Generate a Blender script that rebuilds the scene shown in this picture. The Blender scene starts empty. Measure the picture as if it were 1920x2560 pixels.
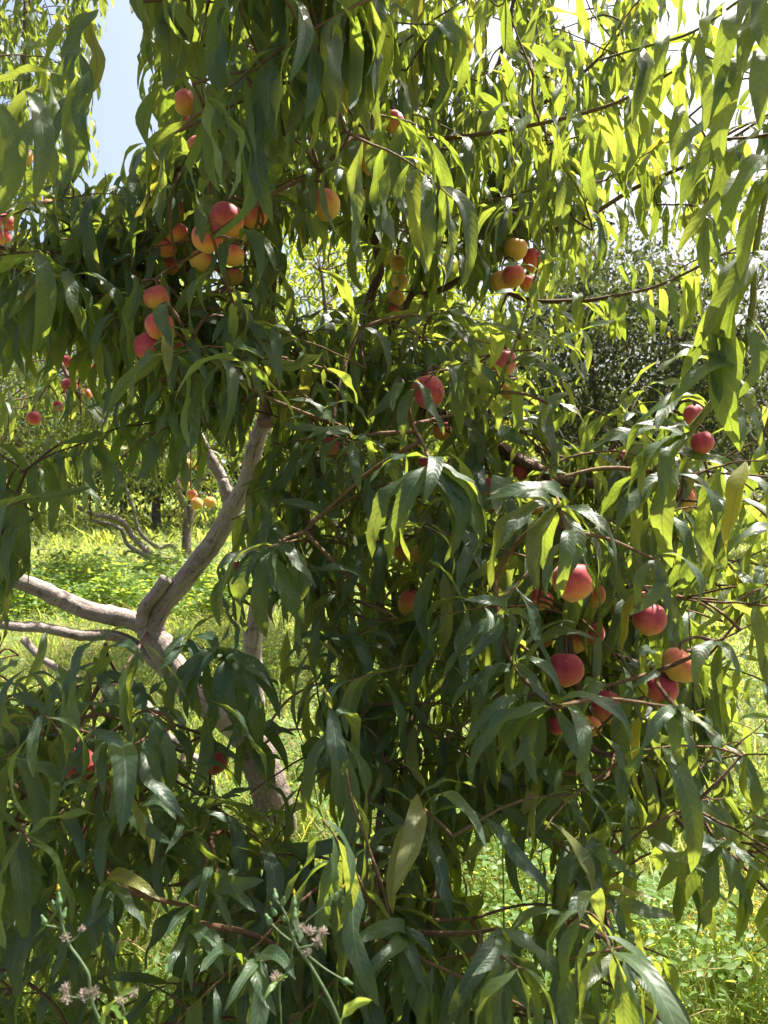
import bpy, math, random
import numpy as np

R = math.radians
rng = np.random.default_rng(11)
random.seed(5)
scene = bpy.context.scene
col = scene.collection

# ------------------------------------------------------------------ camera, sky, sun, exposure
FPX, CX, CY = 1884.0, 960.0, 1280.0          # focal length and centre in pixels of the 1920 x 2560 photograph
PITCH = R(-3.7)
CAM = np.array([0.0, 0.0, 1.6])
cam_data = bpy.data.cameras.new('camera')
cam_data.sensor_fit = 'VERTICAL'
cam_data.sensor_height = 36.0
cam_data.lens = 36.0 * FPX / 2560.0
cam_data.clip_start = 0.05
cam_data.clip_end = 2000
cam_data.dof.use_dof = True
cam_data.dof.focus_distance = 1.75
cam_data.dof.aperture_fstop = cam_data.lens / 2.6
cam = bpy.data.objects.new('camera', cam_data)
col.objects.link(cam)
cam.location = CAM
cam.rotation_euler = (R(90) + PITCH, 0, 0)
scene.camera = cam

SUN_EL, SUN_AZ = R(59), R(48)                # azimuth from +Y towards +X: behind the trees, to the right
world = bpy.data.worlds.new('World')
scene.world = world
world.use_nodes = True
wn = world.node_tree.nodes
wl = world.node_tree.links
bg = wn['Background']
sky = wn.new('ShaderNodeTexSky')
sky.sky_type = 'NISHITA'
sky.sun_disc = False
sky.sun_elevation = SUN_EL
sky.sun_rotation = SUN_AZ
sky.air_density = 1.0
sky.dust_density = 6.0
sky.ozone_density = 1.2
wl.new(sky.outputs[0], bg.inputs[0])
bg.inputs[1].default_value = 0.08

sun_data = bpy.data.lights.new('sun', 'SUN')
sun_data.energy = 5.0
sun_data.angle = R(0.53)
sun_data.color = (1.0, 0.95, 0.86)
sun = bpy.data.objects.new('sun', sun_data)
col.objects.link(sun)
sun.rotation_euler = (R(90) - SUN_EL, 0, R(180) - SUN_AZ)
sun.location = (3, 5, 8)

scene.render.engine = 'CYCLES'
scene.cycles.use_denoising = True
scene.cycles.max_bounces = 8
scene.cycles.diffuse_bounces = 4
scene.cycles.glossy_bounces = 3
scene.cycles.transmission_bounces = 5
scene.cycles.sample_clamp_indirect = 6
scene.view_settings.view_transform = 'Standard'
scene.view_settings.look = 'None'
scene.view_settings.exposure = 1.78
scene.view_settings.gamma = 1.0
scene.view_settings.use_curve_mapping = False

# ------------------------------------------------------------------ helpers
_cp, _sp = math.cos(PITCH), math.sin(PITCH)
RIGHT = np.array([1.0, 0, 0])
FWD = np.array([0, _cp, _sp])
UPV = np.array([0, -_sp, _cp])
UP = np.array([0, 0, 1.0])


def at(px, py, d):
    """the point seen at a photograph pixel, d metres in front of the camera"""
    return CAM + RIGHT * ((px - CX) / FPX * d) - UPV * ((py - CY) / FPX * d) + FWD * d


def proj(P):
    Q = np.asarray(P) - CAM
    d = Q @ FWD
    dd = np.where(np.abs(d) < 1e-6, 1e-6, d)
    return CX + FPX * (Q @ RIGHT) / dd, CY - FPX * (Q @ UPV) / dd, d


def unit(v):
    n = np.linalg.norm(v, axis=-1, keepdims=True)
    return v / np.maximum(n, 1e-9)


def tag(o, label=None, cat=None, group=None, kind=None):
    if label: o['label'] = label
    if cat: o['category'] = cat
    if group: o['group'] = group
    if kind: o['kind'] = kind
    return o


def link(name, data, parent=None):
    o = bpy.data.objects.new(name, data)
    col.objects.link(o)
    if parent is not None: o.parent = parent
    return o


def empty(name, loc=(0, 0, 0)):
    o = bpy.data.objects.new(name, None)
    o.empty_display_size = 0.1
    o.location = loc
    col.objects.link(o)
    return o


def np_mesh(name, V, F, mat, UV=None, rnd=None, smooth=True):
    """V (n,3), F (m,k) all k-gons, UV per vertex, rnd per vertex"""
    me = bpy.data.meshes.new(name)
    V = np.ascontiguousarray(V, dtype=np.float32)
    F = np.ascontiguousarray(F, dtype=np.int32)
    m, k = F.shape
    me.vertices.add(len(V)); me.vertices.foreach_set('co', V.ravel())
    me.loops.add(m * k); me.loops.foreach_set('vertex_index', F.ravel())
    me.polygons.add(m)
    me.polygons.foreach_set('loop_start', np.arange(0, m * k, k, dtype=np.int32))
    me.update(calc_edges=True)
    if smooth:
        me.polygons.foreach_set('use_smooth', np.ones(m, dtype=bool))
    if UV is not None:
        u = me.uv_layers.new(name='UVMap')
        u.data.foreach_set('uv', np.ascontiguousarray(UV[F.ravel()], dtype=np.float32).ravel())
    if rnd is not None:
        a = me.attributes.new('rnd', 'FLOAT', 'POINT')
        a.data.foreach_set('value', np.ascontiguousarray(rnd, dtype=np.float32))
    me.materials.append(mat)
    me.validate()
    return me


def catmull(P, per=8):
    P = np.asarray(P, float)
    if len(P) < 3:
        t = np.linspace(0, 1, per + 1)[:, None]
        return P[0] * (1 - t) + P[-1] * t
    Q = np.vstack([2 * P[0] - P[1], P, 2 * P[-1] - P[-2]])
    out = []
    for i in range(1, len(Q) - 2):
        p0, p1, p2, p3 = Q[i - 1], Q[i], Q[i + 1], Q[i + 2]
        for t in np.arange(per) / per:
            out.append(0.5 * (2 * p1 + (p2 - p0) * t + (2 * p0 - 5 * p1 + 4 * p2 - p3) * t * t + (3 * p1 - p0 - 3 * p2 + p3) * t ** 3))
    out.append(P[-1])
    return np.array(out)


def tube(P, rad, sides=6, knob=0.0, seed=0):
    """tapered tube with end caps folded to a point; returns V, F(quads), UV"""
    P = np.asarray(P, float); n = len(P)
    rad = np.broadcast_to(np.asarray(rad, float), (n,)).copy()
    r_ = np.random.default_rng(seed)
    T = np.gradient(P, axis=0); T = unit(T)
    ref = UP if abs(T[0] @ UP) < 0.9 else RIGHT
    N = unit(np.cross(T[0], ref)); Ns = []
    for i in range(n):
        N = unit(N - T[i] * (N @ T[i])); Ns.append(N)
    Ns = np.array(Ns); B = np.cross(T, Ns)
    a = np.arange(sides) / sides * 2 * math.pi
    rr = np.ones((n, sides))
    if knob:
        rr += knob * r_.normal(0, 0.35, (n, sides))
        for _ in range(max(1, n // 5)):
            i0, a0 = r_.uniform(0, n), r_.uniform(0, 2 * math.pi)
            da = np.abs((a - a0 + math.pi) % (2 * math.pi) - math.pi)
            rr += knob * 3.0 * np.exp(-((np.arange(n)[:, None] - i0) / 1.0) ** 2) * np.exp(-(da[None, :] / 0.6) ** 2)
    rr = rr * rad[:, None]
    V = P[:, None] + Ns[:, None] * (np.cos(a)[None, :, None] * rr[..., None]) + B[:, None] * (np.sin(a)[None, :, None] * rr[..., None])
    s = np.concatenate([[0], np.cumsum(np.linalg.norm(np.diff(P, axis=0), axis=1))])
    V = np.vstack([V.reshape(-1, 3), np.repeat(P[:1] - T[:1] * rad[0] * .3, sides, 0) , np.repeat(P[-1:] + T[-1:] * rad[-1] * .4, sides, 0)])
    # caps: rings collapsed towards the axis
    V[n * sides:(n + 1) * sides] += (V[:sides] - P[0]) * 0.15
    V[(n + 1) * sides:] += (V[(n - 1) * sides:n * sides] - P[-1]) * 0.15
    idx = np.arange(n * sides).reshape(n, sides)
    rings = [np.arange(n * sides, (n + 1) * sides)] + [idx[i] for i in range(n)] + [np.arange((n + 1) * sides, (n + 2) * sides)]
    F = []
    for r0, r1 in zip(rings[:-1], rings[1:]):
        F.append(np.stack([r0, np.roll(r0, -1), np.roll(r1, -1), r1], 1))
    UV = np.concatenate([np.stack([np.repeat(s, sides), np.tile(a / (2 * math.pi), n)], 1), np.zeros((sides, 2)), np.full((sides, 2), s[-1])])
    return V, np.vstack(F), UV


class Acc:
    def __init__(self): self.V, self.F, self.U, self.R, self.n = [], [], [], [], 0
    def add(self, V, F, U=None, r=0.0):
        self.V.append(V); self.F.append(F + self.n); self.n += len(V)
        self.U.append(U if U is not None else np.zeros((len(V), 2)))
        self.R.append(np.full(len(V), r) if np.isscalar(r) else r)
    def mesh(self, name, mat):
        return np_mesh(name, np.vstack(self.V), np.vstack(self.F), mat, np.vstack(self.U), np.concatenate(self.R))


# ------------------------------------------------------------------ materials
def new_mat(name):
    m = bpy.data.materials.new(name); m.use_nodes = True
    nt = m.node_tree
    for n in list(nt.nodes): nt.nodes.remove(n)
    out = nt.nodes.new('ShaderNodeOutputMaterial')
    return m, nt, out


def N(nt, typ, **kw):
    n = nt.nodes.new(typ)
    for k, v in kw.items():
        if k.startswith('i_'):
            key = k[2:]
            n.inputs[int(key) if key.isdigit() else key].default_value = v
        else:
            setattr(n, k, v)
    return n


def M(nt, op, a, b=None, c=None):
    n = nt.nodes.new('ShaderNodeMath'); n.operation = op
    for i, v in enumerate((a, b, c)):
        if v is None: continue
        if isinstance(v, (int, float)): n.inputs[i].default_value = v
        else: nt.links.new(v, n.inputs[i])
    return n.outputs[0]


def mixc(nt, f, a, b, blend='MIX'):
    n = nt.nodes.new('ShaderNodeMix'); n.data_type = 'RGBA'; n.blend_type = blend
    def put(s, v):
        if isinstance(v, (tuple, list)): s.default_value = (*v[:3], 1)
        elif isinstance(v, (int, float)): s.default_value = v
        else: nt.links.new(v, s)
    put(n.inputs[0], f); put(n.inputs[6], a); put(n.inputs[7], b)
    return n.outputs[2]


def mrange(nt, v, a, b, c=0.0, d=1.0):
    n = nt.nodes.new('ShaderNodeMapRange'); n.interpolation_type = 'SMOOTHSTEP'
    nt.links.new(v, n.inputs[0])
    for i, x in zip((1, 2, 3, 4), (a, b, c, d)): n.inputs[i].default_value = x
    return n.outputs[0]


def leaf_material(name, dark, light, under, trans1, trans2, tf=0.5, veins=True, rough=0.37):
    m, nt, out = new_mat(name)
    L = nt.links.new
    oi = N(nt, 'ShaderNodeObjectInfo'); at_ = N(nt, 'ShaderNodeAttribute', attribute_name='rnd')
    r = M(nt, 'FRACT', M(nt, 'ADD', oi.outputs['Random'], at_.outputs['Fac']))
    r2 = M(nt, 'FRACT', M(nt, 'MULTIPLY', r, 7.31))
    geo = N(nt, 'ShaderNodeNewGeometry')
    tc = N(nt, 'ShaderNodeTexCoord')
    no = N(nt, 'ShaderNodeTexNoise', i_Scale=38.0, i_Detail=3.0)
    L(geo.outputs['Position'], no.inputs['Vector'])
    base = mixc(nt, r, dark, light)
    base = mixc(nt, mrange(nt, no.outputs[0], .35, .75, 0, .35), base, light)
    tr = mixc(nt, r2, trans1, trans2)
    yel = mrange(nt, M(nt, 'FRACT', M(nt, 'MULTIPLY', r, 13.7)), .955, .985, 0, .75)
    base = mixc(nt, yel, base, (0.20, 0.19, 0.03)); tr = mixc(nt, yel, tr, (0.62, 0.50, 0.05))
    bump_in = None
    if veins:
        uv = N(nt, 'ShaderNodeSeparateXYZ'); L(tc.outputs['UV'], uv.inputs[0])
        u, v = uv.outputs[0], uv.outputs[1]
        s = M(nt, 'ABSOLUTE', M(nt, 'MULTIPLY', M(nt, 'SUBTRACT', v, 0.5), 2.0))
        mid = mrange(nt, s, 0.035, 0.10, 1, 0)
        wob = M(nt, 'MULTIPLY', M(nt, 'SUBTRACT', no.outputs[0], 0.5), 0.55)
        ph = M(nt, 'FRACT', M(nt, 'ADD', M(nt, 'SUBTRACT', M(nt, 'MULTIPLY', u, 15.0), M(nt, 'MULTIPLY', M(nt, 'POWER', s, 1.4), 1.5)), wob))
        tri = M(nt, 'ABSOLUTE', M(nt, 'MULTIPLY', M(nt, 'SUBTRACT', ph, 0.5), 2.0))   # 0 mid cell, 1 at the vein
        vein = mrange(nt, tri, 0.80, 0.97, 0, 1)
        vein = M(nt, 'MULTIPLY', vein, mrange(nt, s, 0.55, 0.98, 1, 0.25))
        allv = M(nt, 'MAXIMUM', mid, M(nt, 'MULTIPLY', vein, 0.42))
        pale = (under[0] * 1.7, under[1] * 1.55, under[2] * 1.5)
        base = mixc(nt, M(nt, 'MULTIPLY', allv, 0.6), base, pale)
        tr = mixc(nt, M(nt, 'MULTIPLY', vein, 0.4), tr, (trans2[0] * 1.25, trans2[1] * 1.2, trans2[2] * 1.6))
        tr = mixc(nt, M(nt, 'MULTIPLY', mid, 0.5), tr, (0.10, 0.14, 0.03))
        h = M(nt, 'SUBTRACT', M(nt, 'MULTIPLY', M(nt, 'SUBTRACT', 1.0, tri), 0.55), M(nt, 'MULTIPLY', mid, 0.9))
        bump_in = M(nt, 'ADD', h, M(nt, 'MULTIPLY', no.outputs[0], 0.8))
        # a few brown nibbled tips and dry specks
        sp = N(nt, 'ShaderNodeTexNoise', i_Scale=95.0, i_Detail=2.0); L(geo.outputs['Position'], sp.inputs['Vector'])
        spots = mrange(nt, sp.outputs[0], .72, .76, 0, .7)
        tipb = M(nt, 'MULTIPLY', mrange(nt, u, .93, 1.0, 0, 1), mrange(nt, r2, .55, .75, 0, .8))
        br = M(nt, 'MAXIMUM', spots, tipb)
        base = mixc(nt, br, base, (0.16, 0.085, 0.03)); tr = mixc(nt, br, tr, (0.16, 0.09, 0.02))
    base = mixc(nt, M(nt, 'MULTIPLY', geo.outputs['Backfacing'], 0.75), base, under)
    p = N(nt, 'ShaderNodeBsdfPrincipled')
    L(base, p.inputs['Base Color'])
    L(M(nt, 'ADD', M(nt, 'ADD', rough, M(nt, 'MULTIPLY', r2, 0.12)), M(nt, 'MULTIPLY', geo.outputs['Backfacing'], 0.18)), p.inputs['Roughness'])
    p.inputs['IOR'].default_value = 1.45
    t = N(nt, 'ShaderNodeBsdfTranslucent'); L(tr, t.inputs['Color'])
    if bump_in is not None:
        b = N(nt, 'ShaderNodeBump', i_Strength=0.22, i_Distance=0.002); L(bump_in, b.inputs['Height'])
        L(b.outputs[0], p.inputs['Normal']); L(b.outputs[0], t.inputs['Normal'])
    mx = N(nt, 'ShaderNodeMixShader'); mx.inputs[0].default_value = tf
    L(p.outputs[0], mx.inputs[1]); L(t.outputs[0], mx.inputs[2]); L(mx.outputs[0], out.inputs[0])
    return m


LEAF = leaf_material('peach_leaf', (0.031, 0.061, 0.040), (0.052, 0.090, 0.048), (0.11, 0.15, 0.095), (0.29, 0.39, 0.03), (0.46, 0.52, 0.06), tf=.44)
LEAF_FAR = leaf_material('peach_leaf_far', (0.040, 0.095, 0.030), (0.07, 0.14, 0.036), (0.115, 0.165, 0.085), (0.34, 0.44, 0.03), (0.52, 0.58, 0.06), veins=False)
LEAF_MID = leaf_material('peach_leaf_mid', (0.034, 0.078, 0.030), (0.055, 0.11, 0.036), (0.10, 0.15, 0.08), (0.24, 0.33, 0.03), (0.40, 0.46, 0.05), tf=.4, veins=False)
LEAF_DARK = leaf_material('dark_tree_leaf', (0.022, 0.040, 0.020), (0.040, 0.065, 0.028), (0.06, 0.085, 0.045), (0.09, 0.125, 0.025), (0.18, 0.21, 0.05), tf=.4, veins=False, rough=.66)
GRASS = leaf_material('grass_blade', (0.10, 0.16, 0.03), (0.16, 0.21, 0.045), (0.14, 0.19, 0.05), (0.50, 0.63, 0.07), (0.70, 0.74, 0.15), tf=.5, veins=False, rough=.45)
WEED = leaf_material('weed_leaf', (0.07, 0.145, 0.035), (0.11, 0.19, 0.05), (0.12, 0.18, 0.07), (0.46, 0.60, 0.06), (0.62, 0.72, 0.11), tf=.5, veins=False, rough=.42)
STRAW = leaf_material('dry_straw', (0.30, 0.20, 0.09), (0.42, 0.30, 0.15), (0.35, 0.25, 0.12), (0.4, 0.25, 0.08), (0.5, 0.35, 0.15), tf=.3, veins=False, rough=.6)


def bark_material(name, c1, c2, c3, scale, rough_bark):
    m, nt, out = new_mat(name); L = nt.links.new
    tc = N(nt, 'ShaderNodeTexCoord'); geo = N(nt, 'ShaderNodeNewGeometry')
    mp = N(nt, 'ShaderNodeMapping'); L(tc.outputs['UV'], mp.inputs[0])
    mp.inputs['Scale'].default_value = (scale * 3.2, 3.0 if not rough_bark else 7.0, 1)
    lent = N(nt, 'ShaderNodeTexNoise', i_Scale=1.0, i_Detail=4.0, i_Roughness=0.6); L(mp.outputs[0], lent.inputs['Vector'])
    big = N(nt, 'ShaderNodeTexNoise', i_Scale=7.0, i_Detail=5.0, i_Roughness=0.62); L(geo.outputs['Position'], big.inputs['Vector'])
    fine = N(nt, 'ShaderNodeTexNoise', i_Scale=160.0, i_Detail=3.0); L(geo.outputs['Position'], fine.inputs['Vector'])
    c = mixc(nt, mrange(nt, big.outputs[0], .35, .65), c1, c2)
    c = mixc(nt, mrange(nt, lent.outputs[0], .56, .70, 0, .65), c, c3)
    c = mixc(nt, mrange(nt, fine.outputs[0], .45, .7, 0, .35), c, c3)
    kn = N(nt, 'ShaderNodeTexNoise', i_Scale=19.0, i_Detail=6.0, i_Roughness=.7); L(geo.outputs['Position'], kn.inputs['Vector'])
    c = mixc(nt, mrange(nt, kn.outputs[0], .60, .68, 0, .85), c, tuple(x * .55 for x in c3))
    m2 = N(nt, 'ShaderNodeMapping'); L(tc.outputs['UV'], m2.inputs[0]); m2.inputs['Scale'].default_value = (scale * .9, 22.0, 1)
    ck = N(nt, 'ShaderNodeTexNoise', i_Scale=1.0, i_Detail=6.0, i_Roughness=.7); L(m2.outputs[0], ck.inputs['Vector'])
    crack = mrange(nt, ck.outputs[0], .56, .64, 0, 1)
    c = mixc(nt, M(nt, 'MULTIPLY', crack, .8 if rough_bark else .45), c, tuple(x * .6 for x in c3))
    c = mixc(nt, mrange(nt, kn.outputs[0], .30, .40, .45, 0), c, tuple(min(1, x * 1.35) for x in c2))
    p = N(nt, 'ShaderNodeBsdfPrincipled'); L(c, p.inputs['Base Color'])
    p.inputs['Roughness'].default_value = 0.72
    p.inputs['Specular IOR Level'].default_value = 0.3
    h = M(nt, 'ADD', M(nt, 'MULTIPLY', lent.outputs[0], 1.6 if rough_bark else 0.7), M(nt, 'ADD', M(nt, 'MULTIPLY', kn.outputs[0], 1.2), M(nt, 'MULTIPLY', fine.outputs[0], .4)))
    h = M(nt, 'SUBTRACT', h, M(nt, 'MULTIPLY', crack, 1.2 if rough_bark else .5))
    b = N(nt, 'ShaderNodeBump', i_Strength=1.0 if rough_bark else 0.9, i_Distance=0.02 if rough_bark else 0.009); L(h, b.inputs['Height']); L(b.outputs[0], p.inputs['Normal'])
    L(p.outputs[0], out.inputs[0])
    return m


BARK_LIMB = bark_material('pale_limb_bark', (0.28, 0.22, 0.195), (0.38, 0.315, 0.285), (0.11, 0.075, 0.06), 8, False)
BARK_TRUNK = bark_material('rough_trunk_bark', (0.20, 0.155, 0.13), (0.28, 0.22, 0.19), (0.07, 0.05, 0.04), 5, True)
BARK_RED = bark_material('reddish_branch_bark', (0.13, 0.065, 0.048), (0.18, 0.11, 0.08), (0.07, 0.035, 0.025), 12, False)
BARK_TWIG = bark_material('twig_bark', (0.17, 0.085, 0.045), (0.20, 0.13, 0.055), (0.12, 0.05, 0.03), 30, False)
BARK_GREEN = bark_material('green_shoot_bark', (0.17, 0.20, 0.055), (0.24, 0.24, 0.08), (0.22, 0.11, 0.05), 30, False)


def peach_material():
    m, nt, out = new_mat('peach_skin'); L = nt.links.new
    oi = N(nt, 'ShaderNodeObjectInfo'); tc = N(nt, 'ShaderNodeTexCoord')
    sep = N(nt, 'ShaderNodeSeparateXYZ'); L(tc.outputs['Object'], sep.inputs[0])
    ob = N(nt, 'ShaderNodeVectorMath', operation='ADD')
    L(tc.outputs['Object'], ob.inputs[0])
    cmb = N(nt, 'ShaderNodeCombineXYZ'); rr = M(nt, 'MULTIPLY', oi.outputs['Random'], 40.0)
    for i in range(3): L(rr, cmb.inputs[i])
    L(cmb.outputs[0], ob.inputs[1])
    n1 = N(nt, 'ShaderNodeTexNoise', i_Scale=1.5, i_Detail=5.0, i_Roughness=.55); L(ob.outputs[0], n1.inputs['Vector'])
    n2 = N(nt, 'ShaderNodeTexNoise', i_Scale=26.0, i_Detail=4.0, i_Roughness=.7); L(ob.outputs[0], n2.inputs['Vector'])
    # blush sits on the +Y and +Z side of the fruit's own axes; the amount comes from the object's colour
    sc = N(nt, 'ShaderNodeSeparateColor'); L(oi.outputs['Color'], sc.inputs[0])
    side = M(nt, 'ADD', M(nt, 'MULTIPLY', sep.outputs[1], 0.24), M(nt, 'MULTIPLY', sep.outputs[2], 0.52))
    f = M(nt, 'ADD', side, M(nt, 'MULTIPLY', M(nt, 'SUBTRACT', n1.outputs[0], .5), .75))
    f = M(nt, 'ADD', f, M(nt, 'MULTIPLY', M(nt, 'SUBTRACT', n2.outputs[0], .5), .6))
    f = M(nt, 'ADD', f, M(nt, 'SUBTRACT', M(nt, 'MULTIPLY', sc.outputs[0], 1.3), 0.55))
    cr = N(nt, 'ShaderNodeValToRGB'); L(M(nt, 'ADD', f, 0.25), cr.inputs[0])
    e = cr.color_ramp.elements
    e[0].position = 0.0; e[0].color = (0.70, 0.42, 0.085, 1)
    e[1].position = 1.0; e[1].color = (0.40, 0.045, 0.06, 1)
    for pos, c in ((0.28, (0.72, 0.33, 0.07, 1)), (0.50, (0.66, 0.19, 0.085, 1)), (0.76, (0.56, 0.095, 0.08, 1))):
        k = e.new(pos); k.color = c
    p = N(nt, 'ShaderNodeBsdfPrincipled'); L(cr.outputs[0], p.inputs['Base Color'])
    p.inputs['Roughness'].default_value = .55
    p.inputs['Specular IOR Level'].default_value = .3
    p.inputs['Sheen Weight'].default_value = .38
    p.inputs['Sheen Roughness'].default_value = .4
    p.inputs['Sheen Tint'].default_value = (1, .85, .8, 1)
    p.inputs['Subsurface Weight'].default_value = .18
    p.inputs['Subsurface Radius'].default_value = (1, .35, .15)
    p.inputs['Subsurface Scale'].default_value = .006
    b = N(nt, 'ShaderNodeBump', i_Strength=.12, i_Distance=.01); L(n2.outputs[0], b.inputs['Height']); L(b.outputs[0], p.inputs['Normal'])
    L(p.outputs[0], out.inputs[0])
    return m


PEACH = peach_material()


def flat_mat(name, c, rough=.6, tr=None):
    m, nt, out = new_mat(name); L = nt.links.new
    geo = N(nt, 'ShaderNodeNewGeometry'); no = N(nt, 'ShaderNodeTexNoise', i_Scale=120.0, i_Detail=3.0); L(geo.outputs['Position'], no.inputs['Vector'])
    cc = mixc(nt, mrange(nt, no.outputs[0], .35, .7), c, tuple(min(1, x * 1.35) for x in c))
    p = N(nt, 'ShaderNodeBsdfPrincipled'); L(cc, p.inputs['Base Color']); p.inputs['Roughness'].default_value = rough
    if tr:
        t = N(nt, 'ShaderNodeBsdfTranslucent'); t.inputs[0].default_value = (*tr, 1)
        mx = N(nt, 'ShaderNodeMixShader'); mx.inputs[0].default_value = .4
        L(p.outputs[0], mx.inputs[1]); L(t.outputs[0], mx.inputs[2]); L(mx.outputs[0], out.inputs[0])
    else:
        L(p.outputs[0], out.inputs[0])
    return m


STALK = flat_mat('weed_stalk', (0.085, 0.125, 0.055), .5)
BUD = flat_mat('weed_bud', (0.09, 0.15, 0.06), .5)
PAPPUS = flat_mat('seed_fluff', (0.34, 0.28, 0.23), .8, (.5, .4, .35))
YELLOW = flat_mat('yellow_petal', (0.70, 0.54, 0.05), .6, (.7, .5, .05))

# ------------------------------------------------------------------ ground
gm, nt, out = new_mat('orchard_ground')
geo = N(nt, 'ShaderNodeNewGeometry')
a = N(nt, 'ShaderNodeTexNoise', i_Scale=0.9, i_Detail=6.0); nt.links.new(geo.outputs['Position'], a.inputs['Vector'])
b_ = N(nt, 'ShaderNodeTexNoise', i_Scale=22.0, i_Detail=5.0, i_Roughness=.7); nt.links.new(geo.outputs['Position'], b_.inputs['Vector'])
c = mixc(nt, mrange(nt, a.outputs[0], .4, .6), (0.09, 0.12, 0.035), (0.15, 0.15, 0.06))
c = mixc(nt, mrange(nt, b_.outputs[0], .5, .68, 0, .5), c, (0.15, 0.115, 0.07))
p = N(nt, 'ShaderNodeBsdfPrincipled'); nt.links.new(c, p.inputs['Base Color']); p.inputs['Roughness'].default_value = .95
bp = N(nt, 'ShaderNodeBump', i_Strength=.8, i_Distance=.05); nt.links.new(b_.outputs[0], bp.inputs['Height']); nt.links.new(bp.outputs[0], p.inputs['Normal'])
nt.links.new(p.outputs[0], out.inputs[0])


def gz(x, y):
    return 0.035 * np.sin(x * 1.3 + 0.5) * np.cos(y * 0.9) + 0.02 * np.sin(x * 3.1 + y * 2.3)


xs = np.concatenate([[-300, -120, -50], np.linspace(-20, 20, 90), [50, 120, 300]])
ys = np.concatenate([[-60, -20], np.linspace(-3, 30, 75), [50, 120, 500]])
GX, GY = np.meshgrid(xs, ys)
GZ = np.where((np.abs(GX) < 19) & (GY < 29) & (GY > -3), gz(GX, GY), 0)
V = np.stack([GX.ravel(), GY.ravel(), GZ.ravel()], 1)
i = np.arange(len(ys) * len(xs)).reshape(len(ys), len(xs))
F = np.stack([i[:-1, :-1].ravel(), i[:-1, 1:].ravel(), i[1:, 1:].ravel(), i[1:, :-1].ravel()], 1)
tag(link('ground', np_mesh('ground', V, F, gm)), 'weedy orchard ground under the trees', kind='structure')

# ------------------------------------------------------------------ leaf shapes: base at the origin, tip at (1,0,0), bulging towards +Z
def leaf_shape(nu, nv, bend, fold, twist, wave, seed, ratio=0.25, peak=0.75, rec=0.0, notch=False):
    r_ = np.random.default_rng(seed)
    t = np.linspace(0, 1, nu + 1)
    th = bend * (0.62 - 1.15 * t ** 0.85) + rec * np.maximum(0, t - .75) * 4
    step = 1.0 / nu
    x = np.concatenate([[0], np.cumsum(np.cos(th[:-1]) * step)])
    z = np.concatenate([[0], np.cumsum(np.sin(th[:-1]) * step)])
    a_ = math.atan2(z[-1], x[-1]); ln = math.hypot(x[-1], z[-1])
    x, z = (x * math.cos(a_) + z * math.sin(a_)) / ln, (-x * math.sin(a_) + z * math.cos(a_)) / ln
    tp = np.clip((t - 0.055) / 0.945, 0, 1)
    w = (tp ** .50 * (1 - tp) ** .66) / .595 * 0.5 * ratio * (1 - .12 * tp)
    w = np.maximum(w, 0.0055)
    w[-1] = 0.0015
    tx = np.gradient(x); tz = np.gradient(z); tl = np.hypot(tx, tz); tx, tz = tx / tl, tz / tl
    v = np.linspace(-1, 1, nv + 1)
    ph = r_.uniform(0, 6.28, 4); kk = r_.uniform(10, 17)
    sick = r_.uniform(.05, .17) * (1 if seed % 2 else -1)
    V, U = [], []
    for k in range(nu + 1):
        tw = twist * (t[k] - .35)
        for vv in v:
            s = vv * w[k]
            edge = abs(vv)
            if notch and 0.35 < t[k] < .5 and vv > 0.5: s *= 0.62
            off = abs(s) * math.tan(fold) + wave * w[k] * edge * math.sin(kk * t[k] + ph[0 if vv < 0 else 1]) - 0.55 * w[k] * fold * edge ** 3
            yy, nn = s * math.cos(tw) - off * math.sin(tw), s * math.sin(tw) + off * math.cos(tw)
            lat = 0.012 * math.sin(3.0 * t[k] + ph[2]) + sick
            V.append((x[k] - tz[k] * nn, yy + lat * math.sin(math.pi * t[k]), z[k] + tx[k] * nn))
            U.append((t[k], (vv + 1) / 2))
    idx = np.arange((nu + 1) * (nv + 1)).reshape(nu + 1, nv + 1)
    F = np.stack([idx[:-1, :-1].ravel(), idx[1:, :-1].ravel(), idx[1:, 1:].ravel(), idx[:-1, 1:].ravel()], 1)
    return np.array(V), F, np.array(U)


NVAR = 10
_vp = [(0.55, .30, .3, .25), (0.9, .42, -.4, .3), (1.25, .28, .6, .4), (1.7, .45, -.6, .2), (0.3, .22, .3, .5), (1.1, .55, .25, .25), (1.5, .35, -.9, .45), (0.7, .5, 1.0, .3), (0.95, .25, -.3, .6), (2.0, .42, .5, .3)]
SHAPES = [leaf_shape(11, 4, b, f, tw, wv, 100 + i, ratio=.245 + .03 * ((i * 7) % 5 - 2) / 2, rec=(.35 if i in (2, 6) else 0), notch=(i in (4, 8))) for i, (b, f, tw, wv) in enumerate(_vp)]
SHAPES_LOW = [leaf_shape(5, 2, b, f, tw, wv, 100 + i, ratio=.26) for i, (b, f, tw, wv) in enumerate(_vp)]
SHAPES_ROUND = [leaf_shape(3, 2, b * .5, f * .7, tw, 0, 100 + i, ratio=.62) for i, (b, f, tw, wv) in enumerate(_vp[:4])]
LEAF_ME = [np_mesh('peach_leaf', S[0], S[1], LEAF, S[2]) for S in SHAPES]


def place(shapes, var, B, T, Z, ws):
    """all leaves as one vertex soup: list of (V,F,U,rnd) by variant"""
    X = T - B; Ln = np.linalg.norm(X, axis=1); X = X / Ln[:, None]
    Z = Z - X * (Z * X).sum(1)[:, None]
    bad = np.linalg.norm(Z, axis=1) < 1e-4
    Z[bad] = np.cross(X[bad], RIGHT)
    Z = unit(Z); Y = np.cross(Z, X)
    return X, Y, Z, Ln


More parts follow.
